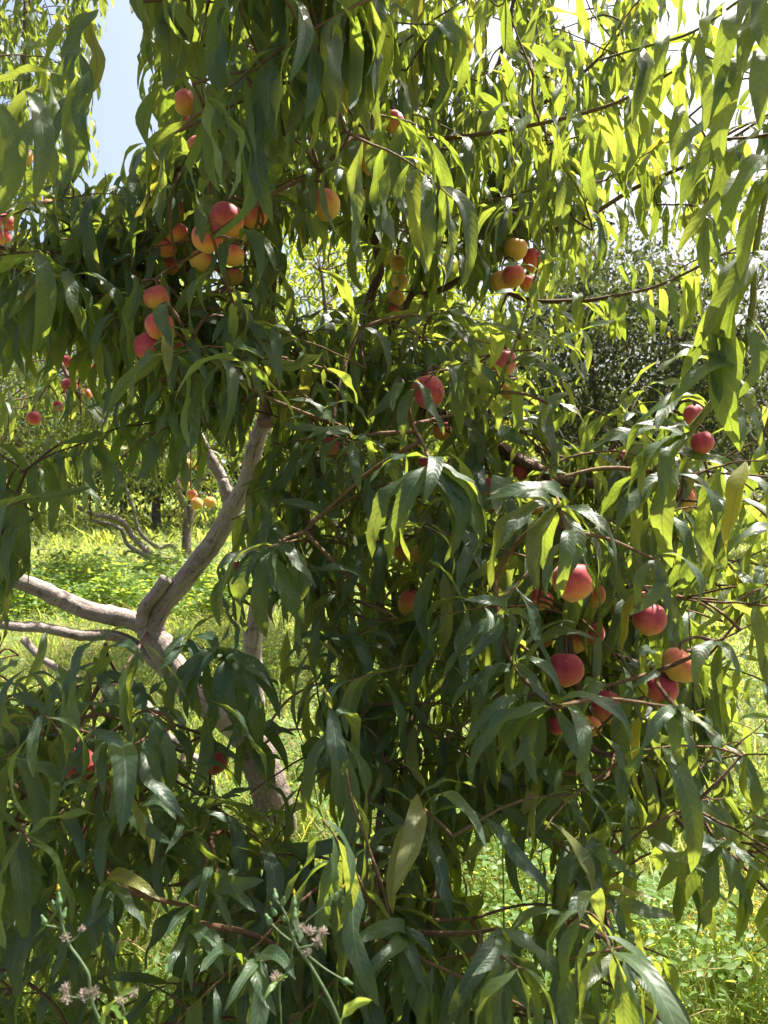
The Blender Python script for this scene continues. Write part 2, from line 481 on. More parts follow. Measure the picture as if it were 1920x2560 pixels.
def leaves_mesh(name, mat, shapes, var, B, T, Z, ws, rnd):
    acc = Acc()
    X, Y, Zz, Ln = place(shapes, var, B, T, Z.copy(), ws)
    for k, S in enumerate(shapes):
        m = np.nonzero(var % len(shapes) == k)[0]
        if not len(m): continue
        v = S[0]
        P = B[m][:, None] + Ln[m][:, None, None] * (v[None, :, 0:1] * X[m][:, None] + v[None, :, 1:2] * (Y[m] * ws[m][:, None])[:, None] + v[None, :, 2:3] * Zz[m][:, None])
        nvv = len(v)
        F = (S[1][None] + (np.arange(len(m)) * nvv)[:, None, None]).reshape(-1, 4)
        acc.add(P.reshape(-1, 3), F, np.tile(S[2], (len(m), 1)), np.repeat(rnd[m], nvv))
    return acc.mesh(name, mat)


# ------------------------------------------------------------------ gaps and things kept clear of filler leaves
def inside(poly, x, y):
    poly = np.asarray(poly, float); c = np.zeros(np.shape(x), bool)
    j = len(poly) - 1
    for i in range(len(poly)):
        xi, yi = poly[i]; xj, yj = poly[j]
        hit = ((yi > y) != (yj > y)) & (x < (xj - xi) * (y - yi) / (yj - yi + 1e-9) + xi)
        c ^= hit; j = i
    return c


GAPS = [  # (polygon in photograph pixels, chance that a leaf inside it goes)
    ([(255, 40), (330, -50), (400, 330), (375, 400), (330, 460), (215, 500), (180, 440), (235, 300)], 1.0),      # sky beside the neighbour tree
    ([(250, 480), (330, 470), (350, 560), (270, 600)], .6),
    ([(1380, 640), (1560, 560), (1700, 620), (1690, 860), (1560, 1010), (1400, 1100), (1370, 900)], .70),      # window onto the dark tree
    ([(690, 620), (900, 600), (900, 800), (760, 860), (700, 760)], .95),                                       # bright leaves behind
    ([(130, 1290), (330, 1230), (560, 1160), (640, 1250), (560, 1400), (440, 1640), (250, 1640), (120, 1560), (40, 1420)], 1.0),   # lawn past the limbs
    ([(0, 1560), (120, 1590), (420, 1680), (480, 1800), (300, 1760), (60, 1720)], .72),
    ([(380, 1640), (560, 1640), (700, 1560), (830, 1650), (810, 1780), (720, 1990), (640, 2000), (480, 1900)], .88),
    ([(640, 1500), (830, 1560), (850, 1700), (700, 1900), (640, 1800)], .7),
    ([(1170, 2050), (1370, 2040), (1390, 2330), (1260, 2400), (1190, 2250)], .8),
    ([(1560, 2100), (1700, 2080), (1940, 2220), (1940, 2600), (1650, 2600), (1480, 2250)], .8),
    ([(1780, 1650), (1940, 1600), (1940, 2050), (1850, 2050), (1790, 1850)], .72),
    ([(690, 2000), (900, 1960), (960, 2060), (900, 2130), (720, 2120)], .7),
    ([(980, 1790), (1190, 1780), (1190, 2000), (1050, 2020), (960, 1930)], .45),
    ([(330, 2280), (480, 2200), (520, 2330), (430, 2560), (330, 2560)], .75),
    ([(1780, 300), (1870, 200), (1940, 260), (1940, 560), (1850, 560)], .5),
    ([(1390, 40), (1480, 0), (1560, 60), (1480, 150)], .5),
    ([(1680, 0), (1780, -40), (1760, 120), (1680, 150)], .6),
    ([(1600, 60), (1700, 20), (1740, 200), (1640, 260)], .55), ([(1200, 30), (1290, 0), (1300, 120), (1210, 130)], .5), ([(1620, 640), (1760, 560), (1780, 760), (1660, 780)], .5),
    ([(1500, 400), (1600, 380), (1620, 560), (1520, 600)], .45),
]

# ------------------------------------------------------------------ the peaches: x, y, diameter in photograph pixels, distance, blush 0..1, squash, label
GF, GB = 'peaches on the large peach tree', 'peaches on the neighbouring peach tree'
PEACHES = [
    (463, 256, 60, 1.80, .62, 1.0, 'red and yellow peach hanging highest beside the open sky gap'),
    (452, 299, 46, 1.95, .75, 1.0, 'small red peach half hidden just under the peach beside the sky gap'),
    (495, 373, 64, 1.75, .66, 1.0, 'rosy peach hanging alone above the big cluster, level with the sky gap'),
    (492, 182, 46, 2.4, .05, 1.1, 'narrow yellow peach glimpsed between dark leaves near the top of the crown'),
    (524, 119, 52, 2.4, .45, 1.0, 'orange peach blurred by near leaves, the topmost one in the crown'),
    (556, 187, 44, 2.5, .2, 1.0, 'pale orange peach beside the upright branch near the top of the crown'),
    (567, 547, 84, 1.46, .78, 1.0, 'largest peach of the big cluster, crimson on top and golden below'),
    (634, 538, 66, 1.59, .85, 1.0, 'deep red peach touching the right shoulder of the largest clustered peach'),
    (518, 593, 74, 1.44, .66, 1.0, 'pink and orange peach fronting the big cluster, a leaf over its top'),
    (587, 590, 58, 1.62, .5, 1.0, 'orange peach tucked under the two biggest peaches of the cluster'),
    (441, 580, 56, 1.64, .75, 1.0, 'red peach behind a leaf to the side of the big cluster'),
    (414, 616, 54, 1.66, .8, 1.0, 'dark rosy peach low on the outer edge of the big cluster'),
    (446, 524, 42, 1.74, .55, 1.0, 'small orange peach showing between leaves above the outer edge of the big cluster'),
    (585, 637, 56, 1.56, .5, 1.0, 'orange peach at the bottom of the big cluster with leaves hanging over it'),
    (813, 512, 72, 1.55, .55, 1.12, 'tall peach hanging alone with a leaf covering its top half'),
    (929, 390, 64, 1.65, .35, 1.35, 'long orange peach split by hanging leaves above the thin dark branch'),
    (920, 482, 44, 2.2, .15, 1.2, 'dull orange peach hugging the upright twig under the long orange peach'),
    (651, 402, 46, 2.1, .8, 1.1, 'crimson peach almost hidden by hanging leaves above the deep red clustered peach'),
    (648, 142, 44, 2.3, .7, 1.2, 'pinkish peach sliver among dark top leaves'),
    (983, 304, 54, 1.85, .7, 1.0, 'rose peach alone on top of the long horizontal twig'),
    (391, 744, 64, 1.47, .75, 1.0, 'red peach with yellow base, top one of the column of three'),
    (399, 814, 72, 1.40, .68, 1.0, 'red over yellow peach in the middle of the column of three'),
    (370, 866, 72, 1.42, .92, 1.0, 'deep red peach at the foot of the column of three'),
    (466, 876, 60, 1.52, .9, 1.0, 'red peach mostly covered by leaves beside the foot of the column of three'),
    (425, 664, 44, 1.79, .85, 1.0, 'dark pink peach on the branch between the big cluster and the column of three'),
    (503, 652, 54, 1.64, .45, 1.0, 'orange peach just under the front of the big cluster'),
    (585, 690, 44, 1.79, .4, 1.0, 'shaded brownish orange peach at the end of the big cluster'),
    (466, 1161, 30, 4.2, .15, 1.0, 'small golden peach, upper one of the far hanging bunch behind the pale stub'),
    (496, 1163, 26, 4.3, .1, 1.0, 'small golden peach nearest the pale broken stub in the far bunch'),
    (461, 1210, 25, 4.2, .3, 1.0, 'small orange peach at the middle of the far hanging bunch'),
    (479, 1237, 29, 4.15, .35, 1.0, 'small peach with a red cheek in the far hanging bunch'),
    (492, 1258, 31, 4.1, .25, 1.0, 'lowest small orange peach of the far hanging bunch'),
    (525, 1255, 29, 4.2, .15, 1.0, 'small yellow peach set apart at the side of the far hanging bunch'),
    (829, 1118, 52, 1.85, .85, 1.1, 'pink peach behind pale leaves at the end of the horizontal limb'),
    (1070, 978, 82, 1.62, .96, 1.08, 'big all red peach standing clear at the middle of the crown'),
    (1258, 906, 68, 1.85, .85, 1.1, 'red peach crossed by the upright green shoot'),
    (1275, 978, 44, 2.05, .3, 1.0, 'small orange peach below the peach crossed by the green shoot'),
    (1000, 704, 42, 2.6, .1, 1.0, 'yellow peach in the middle of the row along the upright reddish branch'),
    (995, 657, 42, 2.40, .12, 1.0, 'yellow peach at the top of the row along the upright reddish branch'),
    (990, 745, 42, 2.35, .15, 1.0, 'dull yellow peach low in the row along the upright reddish branch'),
    (986, 781, 40, 2.35, .6, 1.0, 'orange red peach at the bottom of the row along the upright reddish branch'),
    (1043, 727, 40, 2.7, .05, 1.0, 'pale yellow peach beside the fork of the reddish branch'),
    (1284, 688, 58, 2.1, .62, 1.0, 'orange red peach at the front of the yellow cluster over the green shoot'),
    (1255, 704, 60, 2.15, .12, 1.0, 'yellow peach at the lower side of the cluster over the green shoot'),
    (1290, 622, 58, 2.2, .35, 1.0, 'orange peach at the top of the cluster over the green shoot'),
    (1334, 650, 54, 2.25, .65, 1.2, 'salmon peach behind the tip of the upright green shoot'),
    (1319, 708, 42, 2.2, .5, 1.0, 'dark orange peach at the back of the cluster over the green shoot'),
    (1134, 668, 30, 3.0, .05, 1.3, 'glowing yellow peach far back between two branches'),
    (1096, 640, 28, 3.0, .03, 1.0, 'tiny yellow peach far back above the forked branch'),
    (1735, 1036, 50, 1.55, .9, 1.1, 'pinkish red peach behind the thick slanting shoot'),
    (1755, 1105, 58, 1.6, .95, 1.0, 'dark maroon shaded peach under the thick slanting shoot'),
    (1547, 1143, 42, 1.9, .7, 1.2, 'pink peach sliver among shiny leaves by the reddish limb'),
    (1304, 1178, 46, 1.85, .9, 1.0, 'red peach resting on the reddish limb'),
    (1223, 1222, 62, 1.7, .8, 1.0, 'pink red peach showing its top between the two bright leaf fans'),
    (1338, 1262, 48, 1.7, .6, 1.0, 'orange pink peach just above the right bright leaf fan'),
    (1712, 1245, 56, 1.65, .35, 1.2, 'orange peach hidden in shade under the slanting shoot'),
    (1772, 1252, 38, 1.7, .7, 1.2, 'pink sliver of a peach beside the shaded orange one'),
    (1105, 1076, 46, 1.9, .7, 1.1, 'orange red peach glimpsed below the big all red peach'),
    (1068, 1155, 40, 1.85, .85, 1.0, 'dusky red peach right above the left bright leaf fan'),
    (596, 1428, 46, 1.75, .75, 1.25, 'red peach half behind a leaf in front of the rising limb'),
    (535, 1899, 72, 1.75, .72, 1.0, 'coral peach with a leaf across it low by the trunk'),
    (194, 1908, 82, 1.30, .75, 1.0, 'large pink peach low among shaded leaves'),
    (205, 2090, 48, 1.6, .4, 1.0, 'faint orange peach buried in shaded leaves beneath the large pink peach'),
    (1432, 1451, 102, 1.34, .74, 1.0, 'biggest nearest peach, scarlet with a sunlit shoulder behind hanging leaves'),
    (1351, 1497, 64, 1.55, .62, .85, 'orange red peach with a sun spot beside the biggest peach'),
    (1488, 1488, 50, 1.55, .4, 1.25, 'orange peach edge just beyond the biggest peach'),
    (1624, 1546, 87, 1.44, .86, .95, 'round matte red peach hanging alone under dark leaves'),
    (1701, 1662, 92, 1.44, .36, .88, 'broad yellow peach with a pink top above the paired red peach'),
    (1654, 1720, 78, 1.46, .93, 1.0, 'cherry red peach tucked under the broad yellow peach'),
    (1414, 1671, 86, 1.44, .88, 1.0, 'crimson peach with a thin stem lying over it'),
    (1518, 1766, 74, 1.5, .8, 1.2, 'tall red peach above the bright lowest leaf fan'),
    (1478, 1814, 52, 1.58, .3, 1.0, 'orange peach showing under the tall red one'),
    (1484, 1584, 54, 1.62, .85, 1.2, 'half hidden rosy peach behind a broad leaf'),
    (1440, 1606, 52, 1.66, .35, 1.0, 'orange strip of a peach above the crimson one'),
    (1362, 1596, 42, 1.68, .7, 1.0, 'shaded red peach behind the long arching leaf'),
    (1552, 1523, 48, 1.68, .05, 1.0, 'yellow peach between the biggest peach and the round matte red one'),
    (1605, 1495, 40, 1.66, .6, 1.0, 'little orange pink peach just above the round matte red one'),
    (1027, 1508, 62, 1.75, .5, 1.2, 'orange peach hanging in the dark middle foliage'),
    (1047, 1384, 46, 1.9, .12, 1.0, 'golden peach under the left bright leaf fan'),
    (1003, 1382, 40, 1.95, .25, 1.0, 'amber peach behind the tips of the left bright leaf fan'),
    (1194, 1697, 34, 2.0, .3, 1.0, 'small orange peach low behind the long hanging twig'),
    (1541, 1893, 42, 1.6, .1, 1.0, 'yellow peach lowest of those under the crown'),
    (1391, 1814, 44, 1.62, .95, 1.0, 'scarlet peach spot behind the drooping bright leaves'),
    (825, 2175, 30, 1.5, .95, 1.0, 'dark red peach low in bluish shade'),
]
PEACHES_B = [
    (124, 517, 38, 3.6, .15, 1.1, 'golden peach hanging from the neighbour tree below its weeping shoots'),
    (17, 556, 42, 3.3, .9, 1.0, 'red peach at the frame edge on the neighbour tree'),
    (8, 592, 38, 3.3, .9, 1.0, 'red peach right below the other red one at the frame edge'),
    (64, 392, 34, 3.7, .45, 1.2, 'orange peach high in the neighbour tree'),
    (214, 924, 44, 2.9, .55, 1.0, 'half red half yellow peach on the low drooping branch'),
    (165, 903, 30, 3.1, .9, 1.0, 'red peach peeking above the low drooping branch'),
    (174, 963, 40, 2.95, .85, 1.0, 'rosy peach at the start of the low drooping branch'),
    (215, 985, 30, 3.0, .5, 1.0, 'orange peach under the half red half yellow one'),
    (84, 1044, 38, 3.0, .92, 1.0, 'red peach in the shaded leaves beyond the low drooping branch'),
    (145, 1015, 26, 3.1, .95, 1.0, 'small red peach between the shaded one and the rosy one'),
]

# clear circles: x, y, radius, distance (only leaves nearer than this distance are removed)
CLEAR = [(x, y, (d * .5 + 3) if D < 4 else d * .3, D) for x, y, d, D, *_ in PEACHES + PEACHES_B]
def clear_line(pts, r, D):
    for (x0, y0), (x1, y1) in zip(pts[:-1], pts[1:]):
        n = max(1, int(math.hypot(x1 - x0, y1 - y0) / (r * .8)))
        for k in range(n + 1):
            CLEAR.append((x0 + (x1 - x0) * k / n, y0 + (y1 - y0) * k / n, r, D))
clear_line([(75, 1465), (145, 1494), (231, 1529), (340, 1556)], 34, 3.0)
clear_line([(376, 1570), (420, 1500), (490, 1420), (540, 1350), (572, 1260)], 38, 3.0)
clear_line([(27, 1565), (115, 1572), (202, 1588), (300, 1598), (400, 1668)], 22, 3.0)
clear_line([(505, 1110), (555, 1195)], 22, 3.0)
clear_line([(632, 1170), (640, 1120), (660, 1050)], 28, 3.0)
clear_line([(370, 1766), (405, 1824), (463, 1876)], 20, 2.7)
clear_line([(225, 1280), (310, 1330), (360, 1370), (400, 1400), (465, 1385)], 26, 11)
clear_line([(665, 1830), (680, 1960)], 34, 3.0)
clear_line([(960, 854), (995, 796), (1030, 750), (1110, 721)], 18, 2.3)
clear_line([(903, 860), (926, 744), (949, 675)], 14, 2.2)
clear_line([(1280, 1138), (1377, 1190)], 18, 1.75)
CLEAR = np.array(CLEAR)


def prune(B, T, keep_gap=True, p_clear=.85):
    """True for leaves that stay"""
    n = len(B); keep = np.ones(n, bool)
    roll = rng.random(n)
    for t in (.2, .45, .7, .95):
        x, y, d = proj(B * (1 - t) + T * t)
        if keep_gap and 0.2 < t < .9:
            for poly, pr in GAPS:
                keep &= ~(inside(poly, x, y) & (roll < pr))
        rr = (x[:, None] - CLEAR[None, :, 0]) ** 2 + (y[:, None] - CLEAR[None, :, 1]) ** 2
        hit = ((rr < CLEAR[None, :, 2] ** 2) & (d[:, None] < CLEAR[None, :, 3] - .0)).any(1)
        keep &= ~(hit & (roll < p_clear))
    return keep


SUNV = np.array([math.sin(SUN_AZ) * math.cos(SUN_EL), math.cos(SUN_AZ) * math.cos(SUN_EL), math.sin(SUN_EL)])
SUNNY = []   # openings in the crown towards the sun: x, y, distance, radius in metres, chance that a leaf in it goes
for x, y, D, r, pr in ((1120, 1260, 1.28, .13, .93), (1400, 1350, 1.27, .15, .93), (1400, 1850, 1.12, .12, .93), (1550, 1850, 1.12, .08, .9), (1690, 960, 1.33, .16, .92), (1850, 1060, 1.3, .10, .8),
                       (1250, 430, 1.8, .14, .8), (1480, 420, 1.72, .16, .85), (1700, 520, 1.95, .2, .8), (1320, 780, 1.52, .13, .9), (1430, 1440, 1.40, .08, .8), (650, 1480, 1.36, .11, .85),
                       (140, 1490, 2.9, .13, .97), (290, 1540, 2.96, .13, .97), (420, 1480, 2.95, .12, .95), (520, 1360, 2.9, .1, .9), (410, 1620, 3.0, .12, .9), (250, 1590, 2.9, .12, .9), (528, 1150, 2.84, .1, .9),
                       (950, 1100, 1.6, .12, .85), (1200, 1120, 1.9, .14, .9), (1350, 1180, 1.8, .13, .9), (1090, 900, 1.8, .12, .8), (780, 1080, 1.6, .1, .8), (1750, 1550, 1.6, .14, .7), (1250, 1600, 1.28, .08, .9),
                       (1840, 300, 1.2, .2, .9), (1100, 250, 2.0, .15, .6), (660, 1930, 3.1, .1, .8), (1780, 2000, 1.5, .12, .7), (1620, 2230, 1.3, .1, .8), (1330, 2400, 1.1, .09, .7), (560, 300, 1.6, .1, .6), (1000, 2000, 1.7, .1, .7), (180, 2000, 1.3, .06, .7)):
    SUNNY.append((at(x, y, D), r, pr))
for x, y, D, r, pr in ((1150, 120, 2.0, .2, .55), (1350, 150, 2.1, .22, .6), (1550, 250, 2.0, .22, .6), (1750, 250, 1.8, .22, .6), (1300, 560, 2.1, .15, .6), (1600, 1350, 1.5, .14, .65), (1800, 1450, 1.5, .16, .7)):
    SUNNY.append((at(x, y, D), r, pr))


def shafts(B, T):
    keep = np.ones(len(B), bool); roll = rng.random(len(B))
    for c_, r, pr in SUNNY:
        for t in (.3, .75):
            q = B * (1 - t) + T * t - c_; a_ = q @ SUNV
            dist = np.linalg.norm(q - a_[:, None] * SUNV, axis=1)
            keep &= ~((a_ > .12) & (dist < r) & (roll < pr))
    return keep


# ------------------------------------------------------------------ a tree in the making
NEAR = []


class Tree:
    def __init__(self, name, base, label):
        self.root = empty(name, base); tag(self.root, label, 'tree')
        self.base = np.array(base, float)
        self.nodes, self.nrad = [], []
        self.twigs = Acc()
        self.L = {k: [] for k in ('B', 'T', 'Z', 'w', 'v', 'hero')}
        if name == 'peach_tree' and len(NEAR) < 2: NEAR.append(self)

    def child(self, name, V, F, U, mat, label=None):
        o = link(name, np_mesh(name, V - self.base, F, mat, U), self.root)
        if label: o['label'] = label
        return o

    def reg(self, P, every=1):
        self.nodes.append(np.asarray(P)[::every])

    def branch(self, pts, r0, r1, name='branch', mat=BARK_LIMB, sides=12, per=12, knob=.085, label=None, seed=0):
        P = catmull(pts, per)
        rad = np.linspace(r0, r1, len(P))
        self.reg(P)
        return self.child(name, *tube(P, rad, sides, knob, seed + len(P)), mat, label)

    def nearest(self, p):
        A = np.vstack(self.nodes); d = np.linalg.norm(A - p, axis=1); i = int(np.argmin(d))
        return A[i], d[i]

    def connect(self, p, maxd=.34, r=.0024, sag=.05):
        q, d = self.nearest(p)
        if d < .004 or d > maxd: return
        mid = (p + q) / 2 + np.array([0, 0, sag * d]) + rng.normal(0, .06 * d, 3)
        if d > .1:
            x, y, _ = proj(mid)
            if any(pr > .65 and inside(gp, np.array(x), np.array(y)) for gp, pr in GAPS): return
            x, y, _ = proj(catmull([p, mid, q], 5))
            if inside(GAPS[0][0], x, y).any(): return
        P = catmull([q, mid, p], 4)
        self.twigs.add(*tube(P, np.linspace(r * 1.5, r, len(P)), 5), r=float(rng.random()))

    def leaf(self, B, T, Z, w=1.0, v=None, hero=0):
        L = self.L
        L['B'].append(B); L['T'].append(T); L['Z'].append(Z); L['w'].append(w)
        L['v'].append(int(rng.integers(NVAR)) if v is None else v); L['hero'].append(hero)

    def shoot(self, p0, d0, length, n, lf, droop=.6, g=1.2, twig_r=.0028, hero=0, connect=True, part=False, stemmat=BARK_TWIG, path=None, w=1.0, spread=1.0):
        """a leafy shoot: a bending stem and leaves spiralling round it, each hanging towards its tip"""
        if path is None:
            P = [np.array(p0, float)]; d = unit(np.array(d0, float)); k = 9
            for _ in range(k):
                d = unit(d + np.array([0, 0, -g]) * length / k + rng.normal(0, .07, 3))
                P.append(P[-1] + d * length / k)
            P = np.array(P)
        else:
            P = catmull(path, 6)
        mark = len(self.L['B'])
        rad = np.linspace(twig_r, twig_r * .45, len(P))
        self._leaves(P, rad, n, lf, droop, hero, w, spread)
        if not (part or hero or path is not None) and self in NEAR:
            k = prune(np.array(self.L['B'][mark:]), np.array(self.L['T'][mark:]), True, .95) & shafts(np.array(self.L['B'][mark:]), np.array(self.L['T'][mark:]))
            for key in self.L: self.L[key][mark:] = [v for v, ok in zip(self.L[key][mark:], k) if ok]
            if k.sum() < .4 * len(k): return
            last = np.nonzero(k)[0].max() / max(1, len(k) - 1)
            x_, y_, _ = proj(P)
            if inside(GAPS[0][0], x_, y_).sum() > 1: return
            P = P[:max(3, int(math.ceil((.12 + .88 * last) * (len(P) - 1))) + 1)]; rad = rad[:len(P)]
        if connect: self.connect(P[0])
        if part:
            self.child('twig', *tube(P, rad, 6), stemmat)
        else:
            self.twigs.add(*tube(P, rad, 5), r=float(rng.random()))
        self.reg(P, 2)

    def _leaves(self, P, rad, n, lf, droop, hero, w, spread):
        s = np.linspace(.12, 1, n) ** .9
        az = rng.uniform(0, 6.28)
        for i, t in enumerate(s):
            f = t * (len(P) - 1); j = min(int(f), len(P) - 2); q = P[j] + (P[j + 1] - P[j]) * (f - j)
            tan = unit(P[j + 1] - P[j])
            az += 2.4 + rng.normal(0, .3)
            e1 = unit(np.cross(tan, UP + .01 * RIGHT)); e2 = np.cross(e1, tan)
            side = e1 * math.cos(az) + e2 * math.sin(az)
            endk = t > .93
            a_ = unit(tan * (.9 if endk else .45) + side * (.75 if endk else 1.0) * spread)
            dr = np.clip(droop + rng.normal(0, .16), 0, .96)
            c_ = unit(a_ * (1 - dr) + np.array([0, 0, -1.0]) * dr)
            ll = lf * rng.choice([.6, .8, .95, 1.05, 1.15]) * rng.uniform(.92, 1.08) * (1 - .25 * (t > .97))
            hs = side.copy(); hs[2] = 0
            Z = UP * .6 + hs * .8 + rng.normal(0, .28, 3)
            b = q + side * rad[j]
            self.leaf(b, b + c_ * ll, Z, rng.uniform(.85, 1.12) * w, None, hero)

    def star(self, c, D, tips, lf=.145, w=1.0, out=.7, hero=2, stem=None, stemD=None, stem_r=.0032, stemmat=BARK_TWIG, jit=.006):
        """a fan of leaves at a shoot's end: each tip given as a photograph pixel, its distance from the leaf's length"""
        C_ = at(c[0], c[1], D)
        if stem is not None:
            k = len(stem); dd = np.linspace(stemD if stemD else D + .12, D, k + 1)
            P = catmull([at(x, y, z) for (x, y), z in zip(list(stem) + [c], dd)], 6)
            self.connect(P[0], .8, .0035)
            self.child('twig', *tube(P, np.linspace(stem_r * 1.4, stem_r * .6, len(P)), 7), stemmat)
            self.reg(P, 2)
        else:
            self.connect(C_, .8, .003)
            self.reg(C_[None])
        for tx, ty in tips:
            l_ = lf * rng.uniform(.9, 1.1)
            lat = math.hypot(tx - c[0], ty - c[1]) / FPX * D
            dz = math.sqrt(max(0, (l_ * .96) ** 2 - lat ** 2))
            T_ = at(tx, ty, D - dz * out * (1 if rng.random() < .85 else -1))
            B_ = C_ + rng.normal(0, jit, 3)
            hor = T_ - B_; hor[2] = 0
            Z = UP * .95 + unit(hor) * .45 - FWD * .5 + rng.normal(0, .25, 3)
            mx_, my_, _ = proj(B_ * .35 + T_ * .65)
            if any(inside(gp, np.array(mx_), np.array(my_)) for gp, pr in (GAPS[8],)): continue
            self.leaf(B_, T_, Z, w * rng.uniform(.9, 1.12), int(rng.choice([1, 2, 3, 5, 6, 8, 9, 2, 6])), hero)

    def zone(self, poly, dr, n, lf, length=(.15, .34), leaves=(10, 16), droop=.6, dirs=None, part=False, g=1.4, hero=0):
        poly = np.asarray(poly, float)
        x0, y0 = poly.min(0); x1, y1 = poly.max(0); k = 0
        while k < n:
            x, y = rng.uniform(x0, x1), rng.uniform(y0, y1)
            if not inside(poly, np.array(x), np.array(y)): continue
            k += 1
            gone = False
            for gp, pr in GAPS:
                if inside(gp, np.array(x), np.array(y)) and rng.random() < pr: gone = True
            if gone: continue
            D = rng.uniform(*dr); p = at(x, y, D)
            if dirs is None:
                d = np.array([rng.normal(0, .8), rng.normal(-.25, .7), rng.normal(.25, .4)])
            else:
                d = np.array(dirs) + rng.normal(0, .45, 3)
            ln = rng.uniform(*length)
            self.shoot(p, d, ln, int(rng.integers(*leaves)), lf * rng.uniform(.88, 1.1), droop=np.clip(rng.normal(droop, .1), .2, .9), g=g, hero=hero, part=part)

    def arrays(self):
        L = self.L
        return (np.array(L['B']), np.array(L['T']), np.array(L['Z']), np.array(L['w']), np.array(L['v']), np.array(L['hero']))


rect = lambda x0, y0, x1, y1: [(x0, y0), (x1, y0), (x1, y1), (x0, y1)]
A3 = lambda pts: [at(*p) for p in pts]

# ------------------------------------------------------------------ the large peach tree
tb = at(690, 2085, 3.18); tb[2] = float(gz(tb[0], tb[1])) - .02
T1 = Tree('peach_tree', tuple(tb), 'large peach tree loaded with red fruit, bare forked limbs at its foot')
base3 = np.zeros(3)
T1.branch([tb + (0.03, 0, -.05), at(678, 1990, 3.15), at(648, 1900, 3.12), at(612, 1820, 3.1)], .088, .066, 'trunk', BARK_TRUNK, 18, 14, .07)
T1.branch(A3([(625, 1850, 3.12), (560, 1790, 3.06), (490, 1735, 3.02), (425, 1655, 3.0), (372, 1572, 3.0)]), .058, .050, label='stout lower limb rising from the trunk to the fork')
T1.branch(A3([(400, 1600, 3.0), (345, 1556, 3.0), (231, 1529, 2.95), (145, 1494, 2.9), (75, 1462, 2.86), (-60, 1420, 2.8), (-220, 1330, 2.75)]), .040, .028, label='thick pale bare limb running sideways, sunlit along its top', knob=.06)
T1.branch(A3([(372, 1585, 3.0), (400, 1520, 2.99), (455, 1455, 2.96), (532, 1357, 2.9), (580, 1270, 2.85), (618, 1200, 2.8), (637, 1120, 2.74), (662, 1046, 2.7)]), .047, .027, label='pale limb curving upward from the fork')
T1.branch(A3([(352, 1560, 2.95), (362, 1519, 2.94), (392, 1480, 2.93), (416, 1447, 2.92)]), .024, .026, 'branch_stub', label='short sawn stub at the fork', knob=.05)
T1.branch(A3([(450, 1720, 3.05), (400, 1668, 3.02), (330, 1608, 3.0), (275, 1588, 2.95), (202, 1588, 2.9), (115, 1571, 2.85), (27, 1564, 2.8), (-120, 1540, 2.75)]), .026, .017, label='thin pale limb below the thick sideways one')
T1.branch(A3([(340, 1720, 2.8), (370, 1768, 2.74), (405, 1824, 2.68), (463, 1877, 2.62), (540, 1930, 2.5)]), .017, .012)
T1.branch(A3([(60, 1600, 2.8), (110, 1650, 2.7), (200, 1700, 2.6)]), .014, .010)
T1.branch(A3([(555, 1196, 2.86), (528, 1150, 2.84), (503, 1103, 2.82), (492, 1080, 2.82)]), .022, .019, 'branch_stub', label='pale broken stub pointing up behind hanging leaves')
T1.branch(A3([(578, 1275, 2.86), (556, 1200, 2.85)]), .025, .021)
T1.branch(A3([(630, 1850, 3.1), (634, 1740, 3.1), (632, 1611, 3.05), (660, 1450, 2.95), (720, 1300, 2.8), (800, 1180, 2.6)]), .046, .026)
T1.branch(A3([(655, 1055, 2.7), (740, 1040, 2.6), (868, 1014, 2.4), (1000, 1020, 2.2), (1134, 1051, 2.0), (1209, 1085, 1.92), (1278, 1138, 1.86), (1377, 1190, 1.8), (1440, 1207, 1.76), (1560, 1212, 1.7), (1700, 1250, 1.6)]), .026, .010, mat=BARK_RED, label='reddish limb running across the middle of the crown')
T1.branch(A3([(868, 1014, 2.4), (905, 920, 2.4), (960, 854, 2.4), (995, 796, 2.4), (1030, 750, 2.4), (1110, 721, 2.38), (1191, 669, 2.35), (1300, 590, 2.3)]), .018, .008, mat=BARK_RED)
T1.branch(A3([(1010, 780, 2.4), (1047, 698, 2.4), (1080, 600, 2.4), (1110, 480, 2.45), (1180, 330, 2.5), (1240, 180, 2.5), (1280, 20, 2.5)]), .013, .006, mat=BARK_RED)
T1.branch(A3([(870, 960, 2.4), (903, 860, 2.35), (926, 744, 2.3), (949, 675, 2.28), (930, 580, 2.25), (905, 500, 2.2), (888, 440, 2.2), (860, 300, 2.2), (830, 120, 2.2), (820, -120, 2.2)]), .016, .007, mat=BARK_RED)
T1.branch(A3([(662, 1050, 2.7), (668, 900, 2.5), (672, 760, 2.3), (684, 600, 2.15), (692, 492, 2.08), (702, 370, 2.05), (712, 250, 2.05), (740, 60, 2.05), (760, -150, 2.1)]), .024, .009, mat=BARK_RED)
T1.branch(A3([(672, 780, 2.32), (640, 640, 2.2), (600, 480, 2.2), (582, 380, 2.25), (567, 284, 2.25), (544, 226, 2.25), (509, 145, 2.25), (490, 60, 2.25), (470, -150, 2.3)]), .016, .007, mat=BARK_RED)
T1.branch(A3([(672, 760, 2.3), (600, 700, 2.0), (520, 660, 1.9), (440, 672, 1.86), (340, 668, 1.85), (240, 662, 1.85), (100, 640, 1.85), (-80, 600, 1.9)]), .013, .006, mat=BARK_RED)
T1.branch(A3([(600, 700, 2.0), (500, 760, 1.85), (440, 840, 1.78), (420, 900, 1.75)]), .008, .005, mat=BARK_RED)
T1.branch(A3([(705, 350, 2.05), (760, 342, 2.0), (830, 341, 1.95), (960, 344, 1.9), (1076, 347, 1.86), (1191, 337, 1.82), (1365, 306, 1.76), (1498, 272, 1.7), (1597, 231, 1.66), (1680, 180, 1.62)]), .0085, .0028, mat=BARK_TWIG, sides=8, label='long leafy twig running level across the upper crown')
